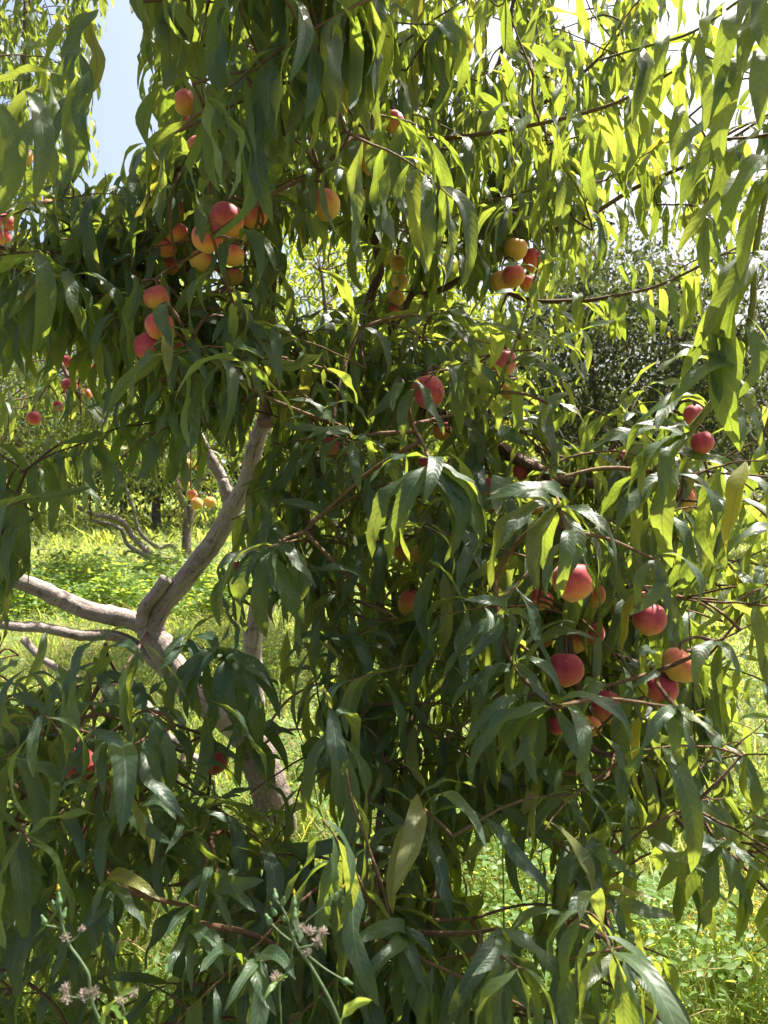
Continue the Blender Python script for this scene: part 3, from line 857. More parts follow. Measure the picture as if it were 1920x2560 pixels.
T1.branch(A3([(1300, 590, 2.3), (1440, 556, 2.1), (1590, 469, 2.0), (1735, 405, 1.9), (1840, 340, 1.85), (1960, 260, 1.8)]), .008, .003, mat=BARK_TWIG, sides=8)
T1.branch(A3([(1180, 330, 2.5), (1320, 280, 2.4), (1440, 197, 2.3), (1539, 98, 2.25), (1620, -40, 2.2)]), .008, .003, mat=BARK_TWIG, sides=8)
T1.branch(A3([(1191, 669, 2.35), (1300, 745, 2.2), (1440, 752, 2.1), (1515, 744, 2.0), (1643, 715, 1.95), (1800, 640, 1.9)]), .008, .003, mat=BARK_TWIG, sides=8)
T1.branch(A3([(1560, 1212, 1.7), (1620, 1190, 1.5), (1666, 1149, 1.42), (1741, 1057, 1.38), (1799, 981, 1.36), (1851, 900, 1.34), (1880, 773, 1.32), (1890, 620, 1.3), (1930, 420, 1.25), (1990, 200, 1.2)]), .0085, .004, mat=BARK_GREEN, sides=8, label='thick olive shoot slanting up with very large leaves')
T1.branch(A3([(1377, 1190, 1.8), (1395, 1330, 1.72), (1400, 1480, 1.62), (1470, 1600, 1.66), (1600, 1660, 1.64), (1700, 1700, 1.6)]), .009, .004, mat=BARK_RED)
T1.branch(A3([(1400, 1480, 1.62), (1440, 1700, 1.6), (1480, 1870, 1.6), (1600, 1900, 1.55), (1689, 2047, 1.5), (1799, 2111, 1.45), (1920, 2227, 1.4)]), .008, .003, mat=BARK_RED)
T1.branch(A3([(800, 1180, 2.6), (900, 1300, 2.3), (960, 1420, 2.1), (1010, 1560, 2.0), (1030, 1750, 1.85), (1000, 1950, 1.7)]), .010, .004, mat=BARK_RED)
T1.branch(A3([(463, 1877, 2.62), (420, 1990, 2.3), (330, 2080, 1.95), (250, 2180, 1.75), (150, 2290, 1.6)]), .009, .004, mat=BARK_RED)
T1.branch(A3([(668, 2040, 3.14), (640, 2110, 2.6), (620, 2170, 2.1), (600, 2250, 1.8), (560, 2360, 1.5)]), .010, .004, mat=BARK_RED)
T1.branch(A3([(960, 1950, 1.65), (940, 2150, 1.4), (960, 2325, 1.22), (1076, 2331, 1.18), (1160, 2335, 1.15)]), .007, .004, mat=BARK_RED)
T1.branch(A3([(372, 1580, 2.97), (300, 1690, 2.6), (240, 1770, 2.3), (180, 1850, 2.0), (120, 1960, 1.8)]), .008, .004, mat=BARK_RED)
T1.branch(A3([(640, 1860, 3.1), (720, 1750, 2.9), (815, 1700, 2.75), (880, 1660, 2.6)]), .006, .003, mat=BARK_RED)
T1.branch(A3([(640, 1880, 3.1), (700, 1830, 2.9), (775, 1822, 2.75), (860, 1815, 2.6)]), .007, .003, mat=BARK_RED)
# limbs carrying the part of the crown above the frame and behind
T1.branch([at(760, -150, 2.1), np.array([-.2, 2.2, 3.3]), np.array([-.1, 2.4, 3.7])], .009, .004, mat=BARK_RED)
T1.branch([at(1280, 20, 2.5), np.array([.5, 2.6, 3.4]), np.array([.7, 2.8, 3.8])], .006, .003, mat=BARK_RED)
T1.branch([at(632, 1611, 3.05), np.array([-.3, 3.4, 1.5]), np.array([.1, 3.6, 2.2]), np.array([.4, 3.7, 3.0]), np.array([.6, 3.8, 3.5])], .03, .008)
T1.branch([np.array([-.1, 3.5, 1.9]), np.array([-.7, 3.9, 2.3]), np.array([-1.2, 4.1, 1.9])], .014, .005, mat=BARK_RED)
T1.branch(A3([(600, 900, 3.9), (520, 1000, 4.1), (480, 1100, 4.15), (478, 1240, 4.15)]), .007, .003, mat=BARK_RED)

# leaf fans at shoot ends that stand out in the photograph
S = T1.star
S((1080, 1168), 1.32, [(1215, 1330), (1180, 1395), (1110, 1410), (1125, 1395), (1025, 1405), (975, 1410), (930, 1395), (925, 1205), (1200, 1370), (1060, 1260)], .165, 1.1, stem=[(1030, 1060), (1062, 1120)], stemD=1.5)
S((1398, 1272), 1.30, [(1250, 1370), (1225, 1475), (1405, 1455), (1385, 1470), (1500, 1330), (1490, 1475), (1215, 1250), (1540, 1400), (1345, 1480), (1225, 1235)], .165, 1.08, stem=[(1380, 1200), (1392, 1240)], stemD=1.45)
S((1385, 1770), 1.18, [(1345, 1965), (1245, 1960), (1175, 1930), (1440, 1940), (1480, 2000), (1580, 1865), (1245, 1870)], .155, 1.1, stem=[(1236, 1450), (1250, 1569), (1284, 1662), (1340, 1730)], stemD=1.38, stem_r=.004)
S((1284, 1662), 1.27, [(1130, 1770), (1190, 1860), (1385, 1775), (1400, 1740), (1210, 1740)], .14)
S((1245, 1540), 1.32, [(1150, 1640), (1105, 1700), (1330, 1560), (1160, 1500), (1300, 1640)], .14)
S((1320, 1745), 1.24, [(1190, 1780), (1270, 1930), (1160, 1870)], .15)
S((671, 1372), 1.38, [(619, 1587), (666, 1595), (764, 1564), (540, 1428), (720, 1560), (790, 1470), (690, 1480)], .155, 1.1, stem=[(760, 1330), (705, 1350)], stemD=1.5)
S((263, 1684), 1.45, [(170, 1700), (200, 1770), (240, 1790), (320, 1780), (395, 1770), (360, 1660), (300, 1800)], .125, stem=[(264, 1610), (262, 1650)], stemD=1.55)
S((527, 1640), 1.42, [(425, 1760), (480, 1780), (550, 1800), (600, 1790), (640, 1700), (620, 1770), (410, 1650), (690, 1740), (500, 1720)], .14, 1.05)
S((560, 1645), 1.36, [(440, 1700), (470, 1800), (530, 1830), (590, 1810), (650, 1800), (680, 1720), (450, 1760), (610, 1830), (500, 1680)], .15, 1.1)
S((470, 1600), 1.4, [(390, 1680), (420, 1720), (500, 1700), (540, 1650)], .13)
S((640, 1830), 1.6, [(560, 1900), (600, 1970), (660, 1990), (720, 1930), (740, 1840), (550, 1830), (690, 1960)], .15, 1.1)
S((600, 1700), 1.5, [(520, 1790), (580, 1850), (640, 1860), (700, 1800), (720, 1730), (500, 1720)], .15, 1.1)
S((450, 1690), 1.5, [(360, 1780), (430, 1830), (500, 1800), (540, 1740)], .14)
S((880, 1595), 1.5, [(745, 1640), (820, 1720), (900, 1740), (930, 1690), (990, 1620), (870, 1740), (760, 1600)], .14, stem=[(960, 1520), (920, 1570)], stemD=1.6)
S((324, 2032), 1.2, [(240, 2130), (330, 2170), (430, 2110), (380, 2160), (440, 2050), (275, 2060)], .13, stem=[(150, 1910), (250, 1960)], stemD=1.35)
S((272, 2222), 1.12, [(190, 2330), (250, 2400), (290, 2390), (370, 2330), (400, 2250), (230, 2300)], .135, stem=[(266, 2076), (268, 2160)], stemD=1.25)
S((150, 2062), 1.2, [(40, 2090), (60, 2160), (120, 2190), (210, 2170), (20, 2010)], .13, stem=[(20, 1950), (80, 2000)], stemD=1.3)
S((498, 2328), 1.1, [(420, 2440), (480, 2480), (560, 2440), (410, 2350), (600, 2400)], .13, stem=[(494, 2270), (496, 2300)], stemD=1.2)
S((622, 2412), 1.05, [(500, 2430), (560, 2530), (620, 2560), (690, 2540), (740, 2450), (600, 2570)], .14, stem=[(720, 2380), (660, 2400)], stemD=1.15)
S((544, 2188), 1.15, [(440, 2250), (500, 2300), (580, 2330), (640, 2280), (660, 2200), (470, 2190)], .13, stem=[(527, 2088), (535, 2140)], stemD=1.25)
S((1240, 2322), 1.05, [(1195, 2560), (1280, 2560), (1340, 2540), (1430, 2470), (1120, 2540), (1230, 2600), (1180, 2440)], .165, 1.15, stem=[(960, 2328), (1076, 2334), (1180, 2332)], stemD=1.18, stem_r=.004)
S((1000, 2330), 1.12, [(900, 2450), (930, 2540), (990, 2560), (1080, 2500), (870, 2360), (1050, 2550)], .15, 1.1)
S((1573, 2432), 1.1, [(1480, 2560), (1540, 2590), (1610, 2570), (1680, 2540), (1730, 2600), (1460, 2480)], .15, 1.05, stem=[(1481, 2151), (1504, 2244), (1527, 2337)], stemD=1.3, stem_r=.0036)
S((1500, 2225), 1.22, [(1690, 2290), (1640, 2250), (1420, 2290), (1440, 2380), (1560, 2370)], .15, 1.05)
S((1790, 2108), 1.3, [(1690, 2310), (1760, 2330), (1850, 2330), (1900, 2180), (1640, 2230), (1880, 2290)], .15, 1.05)
S((1481, 2100), 1.25, [(1400, 2280), (1420, 2180), (1560, 2180), (1600, 2200), (1480, 2300)], .145)
S((1690, 1770), 1.25, [(1650, 1900), (1700, 1920), (1740, 1900), (1790, 1840), (1600, 1880)], .145)
S((880, 1095), 1.45, [(760, 1100), (810, 1190), (930, 1200), (960, 1120), (700, 1060), (900, 1230)], .135)
S((830, 1060), 1.55, [(720, 1000), (700, 1090), (760, 1170), (880, 1000)], .135)
S((470, 865), 1.4, [(430, 990), (360, 890), (520, 960), (560, 990), (415, 820), (480, 1000)], .135)
S((430, 985), 1.42, [(390, 1090), (440, 1100), (495, 1090), (520, 1060), (360, 1040)], .135)
S((595, 800), 1.5, [(560, 900), (620, 940), (660, 900), (680, 860), (530, 860), (700, 960)], .13)
S((530, 590), 1.38, [(490, 590), (505, 575)], .11)
S((170, 690), 1.5, [(60, 760), (130, 900), (250, 850), (300, 840), (30, 700), (200, 830)], .15, 1.05)
S((900, 820), 1.7, [(810, 900), (830, 860), (960, 960), (905, 1000), (780, 830), (870, 980)], .14)
S((1080, 790), 1.75, [(1000, 830), (1160, 830), (1190, 800), (1040, 900)], .13)
# upright green shoot
P = A3([(1191, 1057, 1.62), (1238, 976, 1.58), (1284, 871, 1.55), (1319, 767, 1.53), (1342, 675, 1.52), (1348, 640, 1.52)])
T1.child('twig', *tube(catmull(P, 6), np.linspace(.0042, .0016, 31), 7), BARK_GREEN, 'upright yellow green shoot in front of the crown'); T1.reg(catmull(P, 6), 2); T1.connect(P[0], .6, .005)
for c, D, tips in (((1325, 765), 1.53, [(1165, 815), (1450, 820)]), ((1340, 690), 1.52, [(1235, 670), (1355, 800), (1420, 660), (1330, 600), (1360, 590)]),
                   ((1300, 850), 1.54, [(1390, 850), (1200, 840), (1180, 815)]), ((1275, 905), 1.55, [(1410, 980), (1400, 930), (1430, 950)]),
                   ((1240, 980), 1.58, [(1185, 860), (1280, 960), (1160, 900)]), ((1370, 1010), 1.55, [(1465, 1080), (1420, 1060), (1390, 970)])):
    S(c, D, tips, .12, .95, out=.5)
# long level twig: leaves hang under it like a comb
def comb(tree, pts, lo, hi, n, lf, droop=.9, w=1.0, both=.35):
    P = catmull(A3(pts), 10)
    for t in np.linspace(lo, hi, n):
        f = t * (len(P) - 1); j = min(int(f), len(P) - 2); q = P[j] + (P[j + 1] - P[j]) * (f - j)
        tan = unit(P[j + 1] - P[j])
        side = unit(np.cross(tan, UP)) * (1 if rng.random() < .4 else -1)
        up_ = rng.random() < both
        a_ = unit(tan * rng.uniform(.1, .8) + side * .8 + UP * (.5 if up_ else 0))
        dr = np.clip(rng.normal(droop - (.3 if up_ else 0), .06), .2, .97)
        c_ = unit(a_ * (1 - dr) - UP * dr)
        Z = side * .8 + tan * .5 + UP * .5 + rng.normal(0, .3, 3)
        tree.leaf(q, q + c_ * lf * rng.uniform(.82, 1.1), Z, w * rng.uniform(.9, 1.1), None, 2)
comb(T1, [(830, 341, 1.95), (960, 344, 1.9), (1076, 347, 1.86), (1191, 337, 1.82), (1365, 306, 1.76), (1498, 272, 1.7), (1597, 231, 1.66)], 0, 1, 38, .15, .86)
comb(T1, [(1440, 556, 2.1), (1590, 469, 2.0), (1735, 405, 1.9), (1840, 340, 1.85), (1960, 260, 1.8)], 0, 1, 34, .15, .8)
comb(T1, [(1440, 197, 2.3), (1539, 98, 2.25), (1620, -40, 2.2)], 0, 1, 20, .15, .75)
comb(T1, [(1300, 745, 2.2), (1440, 752, 2.1), (1515, 744, 2.0), (1643, 715, 1.95), (1800, 640, 1.9)], 0, 1, 26, .14, .85)
comb(T1, [(1600, 120, 1.75), (1730, 81, 1.6), (1850, 0, 1.5)], 0, 1, 16, .15, .8); T1.child('twig', *tube(catmull(A3([(1500, 150, 1.9), (1600, 120, 1.75), (1730, 81, 1.6), (1850, 0, 1.5)]), 6), .003, 6), BARK_GREEN)
# very large leaves on the slanting shoot at the edge
for c, D, tips in (((1885, 640), 1.30, [(1780, 900), (1850, 1130), (1910, 900), (1730, 880), (1940, 820)]), ((1870, 800), 1.32, [(1800, 1010), (1700, 950), (1840, 1000), (1900, 1050)]),
                   ((1830, 940), 1.35, [(1740, 830), (1640, 930), (1660, 1020), (1900, 1120)]), ((1780, 1010), 1.37, [(1690, 860), (1640, 1080), (1560, 1150), (1850, 1130)]),
                   ((1720, 1085), 1.39, [(1590, 1060), (1600, 1240), (1660, 1260), (1470, 1130), (1560, 1300)]), ((1920, 430), 1.22, [(1800, 620), (1690, 640), (1850, 700), (1930, 640)]),
                   ((1950, 300), 1.2, [(1680, 400), (1700, 520), (1790, 560), (1900, 460)]), ((1960, 120), 1.15, [(1790, 230), (1800, 420), (1760, 330), (1900, 330)]),
                   ((1940, -20), 1.15, [(1840, 60), (1800, 250), (1850, 200), (1930, 150)]), ((1680, 1180), 1.42, [(1600, 1400), (1680, 1420), (1760, 1380), (1540, 1330)])):
    S(c, D, tips, .165, 1.0)

for c, D, tips in (((800, 430), 1.45, [(790, 540), (835, 470)]), ((930, 350), 1.55, [(905, 470), (965, 430)]), ((520, 500), 1.36, [(505, 610), (560, 470)]), ((600, 610), 1.4, [(690, 680), (650, 700), (560, 700)]),
                   ((1415, 1330), 1.26, [(1395, 1500), (1365, 1490), (1480, 1490)]), ((1640, 1400), 1.3, [(1690, 1560), (1570, 1540), (1740, 1520), (1600, 1530)]), ((1640, 1680), 1.36, [(1580, 1720), (1600, 1640)]),
                   ((1790, 1600), 1.32, [(1740, 1720), (1800, 1760), (1850, 1700)]), ((1500, 1720), 1.34, [(1430, 1800), (1460, 1790)]), ((1340, 1640), 1.38, [(1490, 1600), (1450, 1560)]), ((1050, 960), 1.45, [(1010, 1100), (1110, 1090), (980, 1030)]),
                   ((240, 1860), 1.15, [(150, 1960), (260, 1990), (330, 1930)]), ((520, 1840), 1.5, [(530, 1930), (480, 1900), (600, 1900)]), ((420, 760), 1.36, [(380, 850), (430, 870)]), ((440, 830), 1.34, [(370, 900), (420, 940)])):
    S(c, D, tips, .13, 1.05)
Z = T1.zone
Z([(300, -180), (1000, -180), (1000, 200), (880, 420), (520, 440), (340, 180)], (1.15, 1.75), 63, 0.164, droop=.84)
Z([(330, 60), (960, 60), (960, 560), (400, 560)], (1.75, 2.4), 55, 0.158, droop=.8)
Z(rect(960, -180, 1720, 330), (1.7, 2.8), 102, 0.153, droop=.76)
Z(rect(960, 300, 1560, 620), (1.75, 2.6), 69, 0.158, droop=.8)
Z(rect(1500, 100, 1960, 640), (1.7, 2.6), 47, 0.153, droop=.78)
Z(rect(1780, -150, 2050, 420), (1.35, 1.7), 9, .15, droop=.68)
Z([(340, 470), (740, 430), (760, 800), (700, 1000), (480, 1060), (350, 980), (330, 700)], (1.5, 2.1), 91, 0.150, droop=0.62)
Z([(-60, 520), (350, 520), (350, 700), (250, 780), (-60, 760)], (1.6, 2.1), 33, 0.164, droop=.72)
Z(rect(740, 480, 1400, 900), (1.95, 2.7), 55, 0.153, droop=.7)
Z(rect(700, 850, 1360, 1280), (1.55, 2.3), 77, 0.150, droop=0.50)
Z(rect(1330, 1080, 1960, 1560), (1.45, 2.1), 75, 0.164, droop=0.60)
Z(rect(560, 1240, 720, 1560), (1.5, 1.9), 13, 0.158, droop=.7)
Z(rect(720, 1230, 1260, 1900), (1.5, 2.5), 86, 0.153, droop=0.56)
Z(rect(1200, 1480, 1820, 2120), (1.4, 2.3), 91, 0.155, droop=0.56)
Z(rect(1500, 1900, 1920, 2200), (1.3, 1.7), 17, 0.164, droop=.7)
Z([(-60, 1600), (300, 1600), (560, 1800), (700, 2030), (820, 2100), (900, 2600), (-60, 2600)], (1.2, 2.2), 127, 0.144, droop=.58)
Z(rect(700, 2080, 1180, 2650), (1.1, 1.95), 61, 0.150, droop=0.56)
Z(rect(1180, 2300, 1560, 2650), (1.05, 1.4), 19, 0.158, droop=.7)
Z(rect(-40, 1640, 520, 1900), (1.25, 1.6), 20, .14, droop=.5)
Z(rect(540, 1640, 740, 1800), (1.5, 1.9), 8, .14, droop=.6)
Z(rect(950, 1700, 1260, 2060), (1.5, 2.2), 18, .145, droop=.6)
Z(rect(1300, 1850, 1860, 2180), (1.3, 1.9), 26, .15, droop=.62)
Z(rect(760, 1500, 1000, 2000), (1.5, 2.2), 18, .145, droop=.62)
Z(rect(-60, 1150, 130, 1480), (1.4, 1.8), 17, 0.153, droop=.7)
Z(rect(500, -100, 1700, 900), (2.6, 3.6), 63, 0.147, droop=.7)
Z(rect(560, 880, 800, 1200), (2.9, 3.8), 22, 0.142, droop=.65)
Z(rect(400, 950, 540, 1240), (4.0, 4.5), 13, 0.131, droop=.7)
for _ in range(36):       # crown above the frame
    p = np.array([rng.uniform(-1.4, 1.6), rng.uniform(1.6, 3.8), rng.uniform(2.75, 3.7)])
    T1.shoot(p, rng.normal(0, 1, 3) + (0, 0, .8), rng.uniform(.2, .4), 10, .14, .6)

# ------------------------------------------------------------------ shading shoots added over the large peach tree
for _ in range(95):       # extra shoots above the frame, added to keep sun off the front leaves
    p = np.array([rng.uniform(-.9, .5), rng.uniform(1.1, 2.9), rng.uniform(2.72, 3.6)])
    p[2] = max(p[2], 1.6 + .589 * p[1] + .33)
    T1.shoot(p, rng.normal(0, 1, 3) + (0, .3, .3), rng.uniform(.2, .35), 12, .15, .6)

# ------------------------------------------------------------------ the neighbouring peach tree
T2 = Tree('peach_tree', (-2.75, 4.5, 0), 'neighbouring peach tree with weeping sunlit shoots against the sky')
T2.branch([(-2.75, 4.5, -.05), (-2.72, 4.48, .5), (-2.6, 4.4, .9)], .09, .07, 'trunk', BARK_TRUNK, 14, 8, .06)
T2.branch([(-2.6, 4.4, .85), (-2.4, 4.3, 1.8), (-2.1, 4.2, 2.8), (-1.9, 4.1, 3.6), (-1.8, 4.0, 4.3)], .05, .012, mat=BARK_RED)
T2.branch([(-2.4, 4.3, 1.7), (-2.1, 3.9, 2.3), (-1.75, 3.5, 2.4), (-1.4, 3.1, 2.15), (-1.18, 2.95, 1.85)], .03, .006, mat=BARK_RED)
T2.branch([(-2.3, 4.2, 2.0), (-2.0, 3.7, 2.6), (-1.7, 3.5, 2.75), (-1.3, 3.4, 2.75)], .02, .005, mat=BARK_RED)
T2.branch([(-2.65, 4.45, .9), (-3.2, 4.7, 2.0), (-3.6, 4.9, 3.2)], .04, .01, mat=BARK_RED)
for x, y0, y1, D in ((105, 60, 380, 3.9), (200, -40, 230, 3.8), (30, 100, 420, 4.1), (150, 250, 480, 3.7), (215, 130, 400, 3.9), (70, -100, 200, 3.8), (10, 300, 520, 3.6), (120, 330, 470, 4.0)):
    T2.shoot(None, None, 0, 26, .135, .84, path=A3([(x - 60, y0 - 90, D + .1), (x - 15, y0, D), (x, (y0 + y1) / 2, D - .05), (x + 6, y1, D - .05)]), part=True, hero=1)
Z = T2.zone
Z(rect(-140, -180, 235, 470), (3.6, 4.6), 95, .135, droop=.8, leaves=(9, 15))
Z(rect(-140, 430, 330, 700), (3.5, 4.4), 26, .135, droop=.76)
Z(rect(-140, 830, 270, 1230), (2.75, 3.6), 30, .135, droop=.72)
Z(rect(-140, 700, 330, 900), (3.4, 4.2), 7, .13, droop=.72)
T2.shoot(None, None, 0, 22, .13, .74, path=A3([(150, 985, 2.95), (195, 960, 2.92), (203, 1080, 2.9), (201, 1220, 2.88)]), part=True, hero=2)
T2.star((203, 1215), 2.88, [(150, 1290), (190, 1310), (230, 1300), (260, 1260), (140, 1250)], .13)
T2.star((200, 1010), 2.9, [(120, 1040), (140, 1090), (270, 1060), (280, 1100), (230, 1120)], .13)

# ------------------------------------------------------------------ trees further back
def back_tree(name, label, x, y, h, cz, rx, rz, n, lf, mat=BARK_TRUNK, lean=(0, 0), limbs=7, tr=.08, seed=1, hollow=.35, fork=.7):
    r_ = np.random.default_rng(seed)
    t = Tree(name, (x, y, 0), label)
    fk = np.array([x + lean[0] * .4, y, fork])
    t.branch([(x, y, -.05), (x + lean[0] * .2, y, fork * .5), fk], tr, tr * .8, 'trunk', mat, 12, 5, .06)
    C_ = np.array([x + lean[0], y + lean[1], cz])
    for k in range(limbs):
        a_ = k / limbs * 6.28 + r_.uniform(-.3, .3)
        e = C_ + np.array([math.cos(a_) * rx * .75, math.sin(a_) * rx * .75, rz * r_.uniform(-.2, .75)])
        m_ = fk * .45 + e * .55 + np.array([math.cos(a_) * rx * .12, 0, -.12])
        t.branch([fk - (0, 0, .06), m_, e], tr * .5, .012, mat=mat, sides=8, per=5, knob=.05)
    A = np.vstack(t.nodes)
    # clumps of leaves through the crown's volume
    nc = n // 26
    d = unit(r_.normal(0, 1, (nc, 3))); rad = hollow + (1.05 - hollow) * r_.random((nc, 1)) ** .6
    cc = C_ + d * rad * np.array([rx, rx, rz]) * r_.uniform(.8, 1.1, (nc, 1))
    cc = cc[cc[:, 2] > .35]
    for c_ in cc:
        k = int(r_.integers(18, 34)); cs = r_.uniform(.14, .30) * (rx / 1.6) ** .5
        b = c_ + r_.normal(0, 1, (k, 3)) * cs * np.array([1, 1, .8])
        dirs = unit(r_.normal(0, .8, (k, 3)) + np.array([0, 0, -.9]))
        zz = r_.normal(0, .6, (k, 3)) + np.array([0, 0, .7])
        ll = lf * r_.uniform(.7, 1.15, k)
        for j in range(k): t.leaf(b[j], b[j] + dirs[j] * ll[j], zz[j], 1.0, int(r_.integers(10)))
        q, dd = t.nearest(c_)
        P = catmull([q, (q + c_) / 2 + r_.normal(0, .05, 3), c_], 2)
        t.twigs.add(*tube(P, np.linspace(.006, .003, len(P)), 4), r=.5)
    return t


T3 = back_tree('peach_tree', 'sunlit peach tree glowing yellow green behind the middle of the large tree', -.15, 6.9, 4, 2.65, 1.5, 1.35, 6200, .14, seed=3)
T4 = Tree('peach_tree', (-2.75, 11.0, 0), 'farther peach tree with bare low limbs over the weeds')
g_ = at(468, 1425, 11.0)
T4.root.location = (g_[0], g_[1], 0); T4.base = np.array([g_[0], g_[1], 0.0])
T4.branch(A3([(470, 1440, 11), (468, 1400, 11), (466, 1340, 11), (480, 1250, 11)]), .085, .06, 'trunk', BARK_TRUNK, 12, 6, .06)
T4.branch(A3([(468, 1392, 11), (440, 1402, 10.9), (400, 1400, 10.8), (360, 1370, 10.7), (330, 1340, 10.7), (300, 1300, 10.6), (225, 1282, 10.5), (150, 1240, 10.4)]), .058, .03, label='bare low limb snaking sideways')
T4.branch(A3([(400, 1402, 10.8), (370, 1392, 10.7), (320, 1362, 10.6), (298, 1320, 10.5), (230, 1300, 10.4)]), .04, .02)
T4.branch(A3([(455, 1395, 11), (430, 1365, 10.9), (395, 1368, 10.8), (350, 1330, 10.7), (330, 1262, 10.7), (300, 1180, 10.7)]), .035, .016)
T4.branch(A3([(480, 1260, 11), (520, 1150, 11), (560, 1000, 11), (600, 850, 11)]), .05, .015)
T4.branch(A3([(470, 1300, 11), (420, 1150, 10.8), (350, 950, 10.7), (280, 820, 10.6)]), .05, .015)
r_ = np.random.default_rng(9)
for _ in range(560):
    x, y = r_.uniform(-150, 640), r_.uniform(770, 1290)
    if y > 1200 and r_.random() < .75: continue
    if 330 < x < 520 and y > 1230: continue
    c_ = at(x, y, r_.uniform(9.2, 12.4)); k = int(r_.integers(20, 34))
    b = c_ + r_.normal(0, .2, (k, 3)); dirs = unit(r_.normal(0, .8, (k, 3)) - (0, 0, 1.0))
    for j in range(k): T4.leaf(b[j], b[j] + dirs[j] * .14 * r_.uniform(.7, 1.15), r_.normal(0, .6, 3) + (0, 0, .7), 1.0, int(r_.integers(10)))
    q, dd = T4.nearest(c_); T4.twigs.add(*tube(catmull([q, (q + c_) / 2 + (0, 0, .08), c_], 2), np.linspace(.008, .004, 5), 4), r=.5)

T5 = back_tree('broadleaf_tree', 'dark round leaved tree beyond the orchard, seen through the window in the crown', 4.1, 13.5, 6, 3.3, 2.1, 2.3, 26000, .11, seed=5, limbs=9, tr=.13, hollow=.5, fork=1.1)
T6 = back_tree('broadleaf_tree', 'taller sparse tree whose top shows against the sky at the frame edge', 6.9, 12.5, 6, 3.7, 1.9, 2.6, 9000, .10, seed=6, limbs=9, tr=.13, hollow=.5, fork=1.2)
T7 = back_tree('broadleaf_tree', 'dark tree filling the gap behind the glowing peach tree', 1.2, 15.5, 6, 2.6, 2.3, 2.2, 14000, .13, seed=7, limbs=8, tr=.12, fork=1.0)
ROW = [(-9.5, 17, 2.6, 2.3, 2.0, 'pale green tree at the far end of the orchard row'), (-5.6, 18.5, 2.5, 2.4, 1.9, 'far orchard tree behind the bare low limbs'),
       (-2.4, 19, 2.5, 2.2, 1.9, 'far orchard tree seen past the rising limb'), (-7.6, 22, 2.4, 2.6, 2.0, 'far dark tree between two orchard trees on the horizon'), (-3.6, 24, 2.5, 2.9, 2.1, 'farthest dark tree behind the orchard row'), (.3, 23, 2.4, 2.6, 2.0, 'far dark tree hidden behind the middle of the crown'), (9.5, 18, 2.8, 2.6, 2.3, 'far dark tree beyond the frame edge'), (4.6, 21, 2.3, 2.8, 1.9, 'far tree low behind the dark round leaved one')]
FAR = [back_tree('broadleaf_tree', lb, x, y, 5, cz, rx, rz, 9000, .16, seed=20 + k, limbs=6, tr=.12, fork=.9) for k, (x, y, cz, rx, rz, lb) in enumerate(ROW)]

# low pale bush under the window
bush = back_tree('bush', 'pale low bush at the foot of the dark round leaved tree', 2.9, 10.6, 2, 1.0, 1.0, .75, 3200, .08, seed=31, limbs=6, tr=.03, fork=.2)
bush.root['category'] = 'bush'

# ------------------------------------------------------------------ which leaves show largest: those become parts, the rest one foliage part
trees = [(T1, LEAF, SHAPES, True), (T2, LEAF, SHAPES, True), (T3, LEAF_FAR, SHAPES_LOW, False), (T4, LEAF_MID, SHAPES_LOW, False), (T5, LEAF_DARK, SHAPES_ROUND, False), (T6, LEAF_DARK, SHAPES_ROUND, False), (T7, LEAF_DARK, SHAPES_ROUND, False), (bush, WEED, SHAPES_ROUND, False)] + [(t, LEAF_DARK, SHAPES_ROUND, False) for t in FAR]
data = []
for t, mat, shp, near in trees:
    B, T, Zz, w, v, hero = t.arrays()
    if t is T1 or t is T2:
        k = np.ones(len(B), bool)
        B, T, Zz, w, v, hero = B[k], T[k], Zz[k], w[k], v[k], hero[k]
    elif t in (T3, T4):
        k = prune(B, T, False, .97)
        x_, y_, d_ = proj((B + T) / 2)
        if t is T3: k &= ~(inside(GAPS[4][0], x_, y_) | inside([(380, 1200), (860, 1330), (860, 1900), (380, 1900)], x_, y_))
        B, T, Zz, w, v, hero = B[k], T[k], Zz[k], w[k], v[k], hero[k]
    data.append((B, T, Zz, w, v, hero))
G = 8.0
zb = np.full((int(2560 / G) + 1, int(1920 / G) + 1), 1e9)
samples = []
for (B, T, Zz, w, v, hero), (t, mat, shp, near) in zip(data, trees):
    if not near: samples.append(None); continue
    X, Y, Z2, Ln = place(None, v, B, T, Zz.copy(), w)
    pts = []
    for u in np.linspace(.1, .92, 9):
        for s in (-.7, 0, .7):
            hw = .5 * .25 * math.sin(math.pi * u) * s
            pts.append(B + X * (u * Ln)[:, None] + Y * (hw * Ln * w)[:, None])
    pts = np.stack(pts, 1)
    x, y, d = proj(pts.reshape(-1, 3)); sh = pts.shape[:2]
    ok = (d > .2) & (x >= 0) & (x < 1920) & (y >= 0) & (y < 2560)
    xi, yi = np.clip(x / G, 0, zb.shape[1] - 1).astype(int), np.clip(y / G, 0, zb.shape[0] - 1).astype(int)
    np.minimum.at(zb, (yi[ok], xi[ok]), d[ok])
    samples.append((xi.reshape(sh), yi.reshape(sh), d.reshape(sh), ok.reshape(sh), Ln))
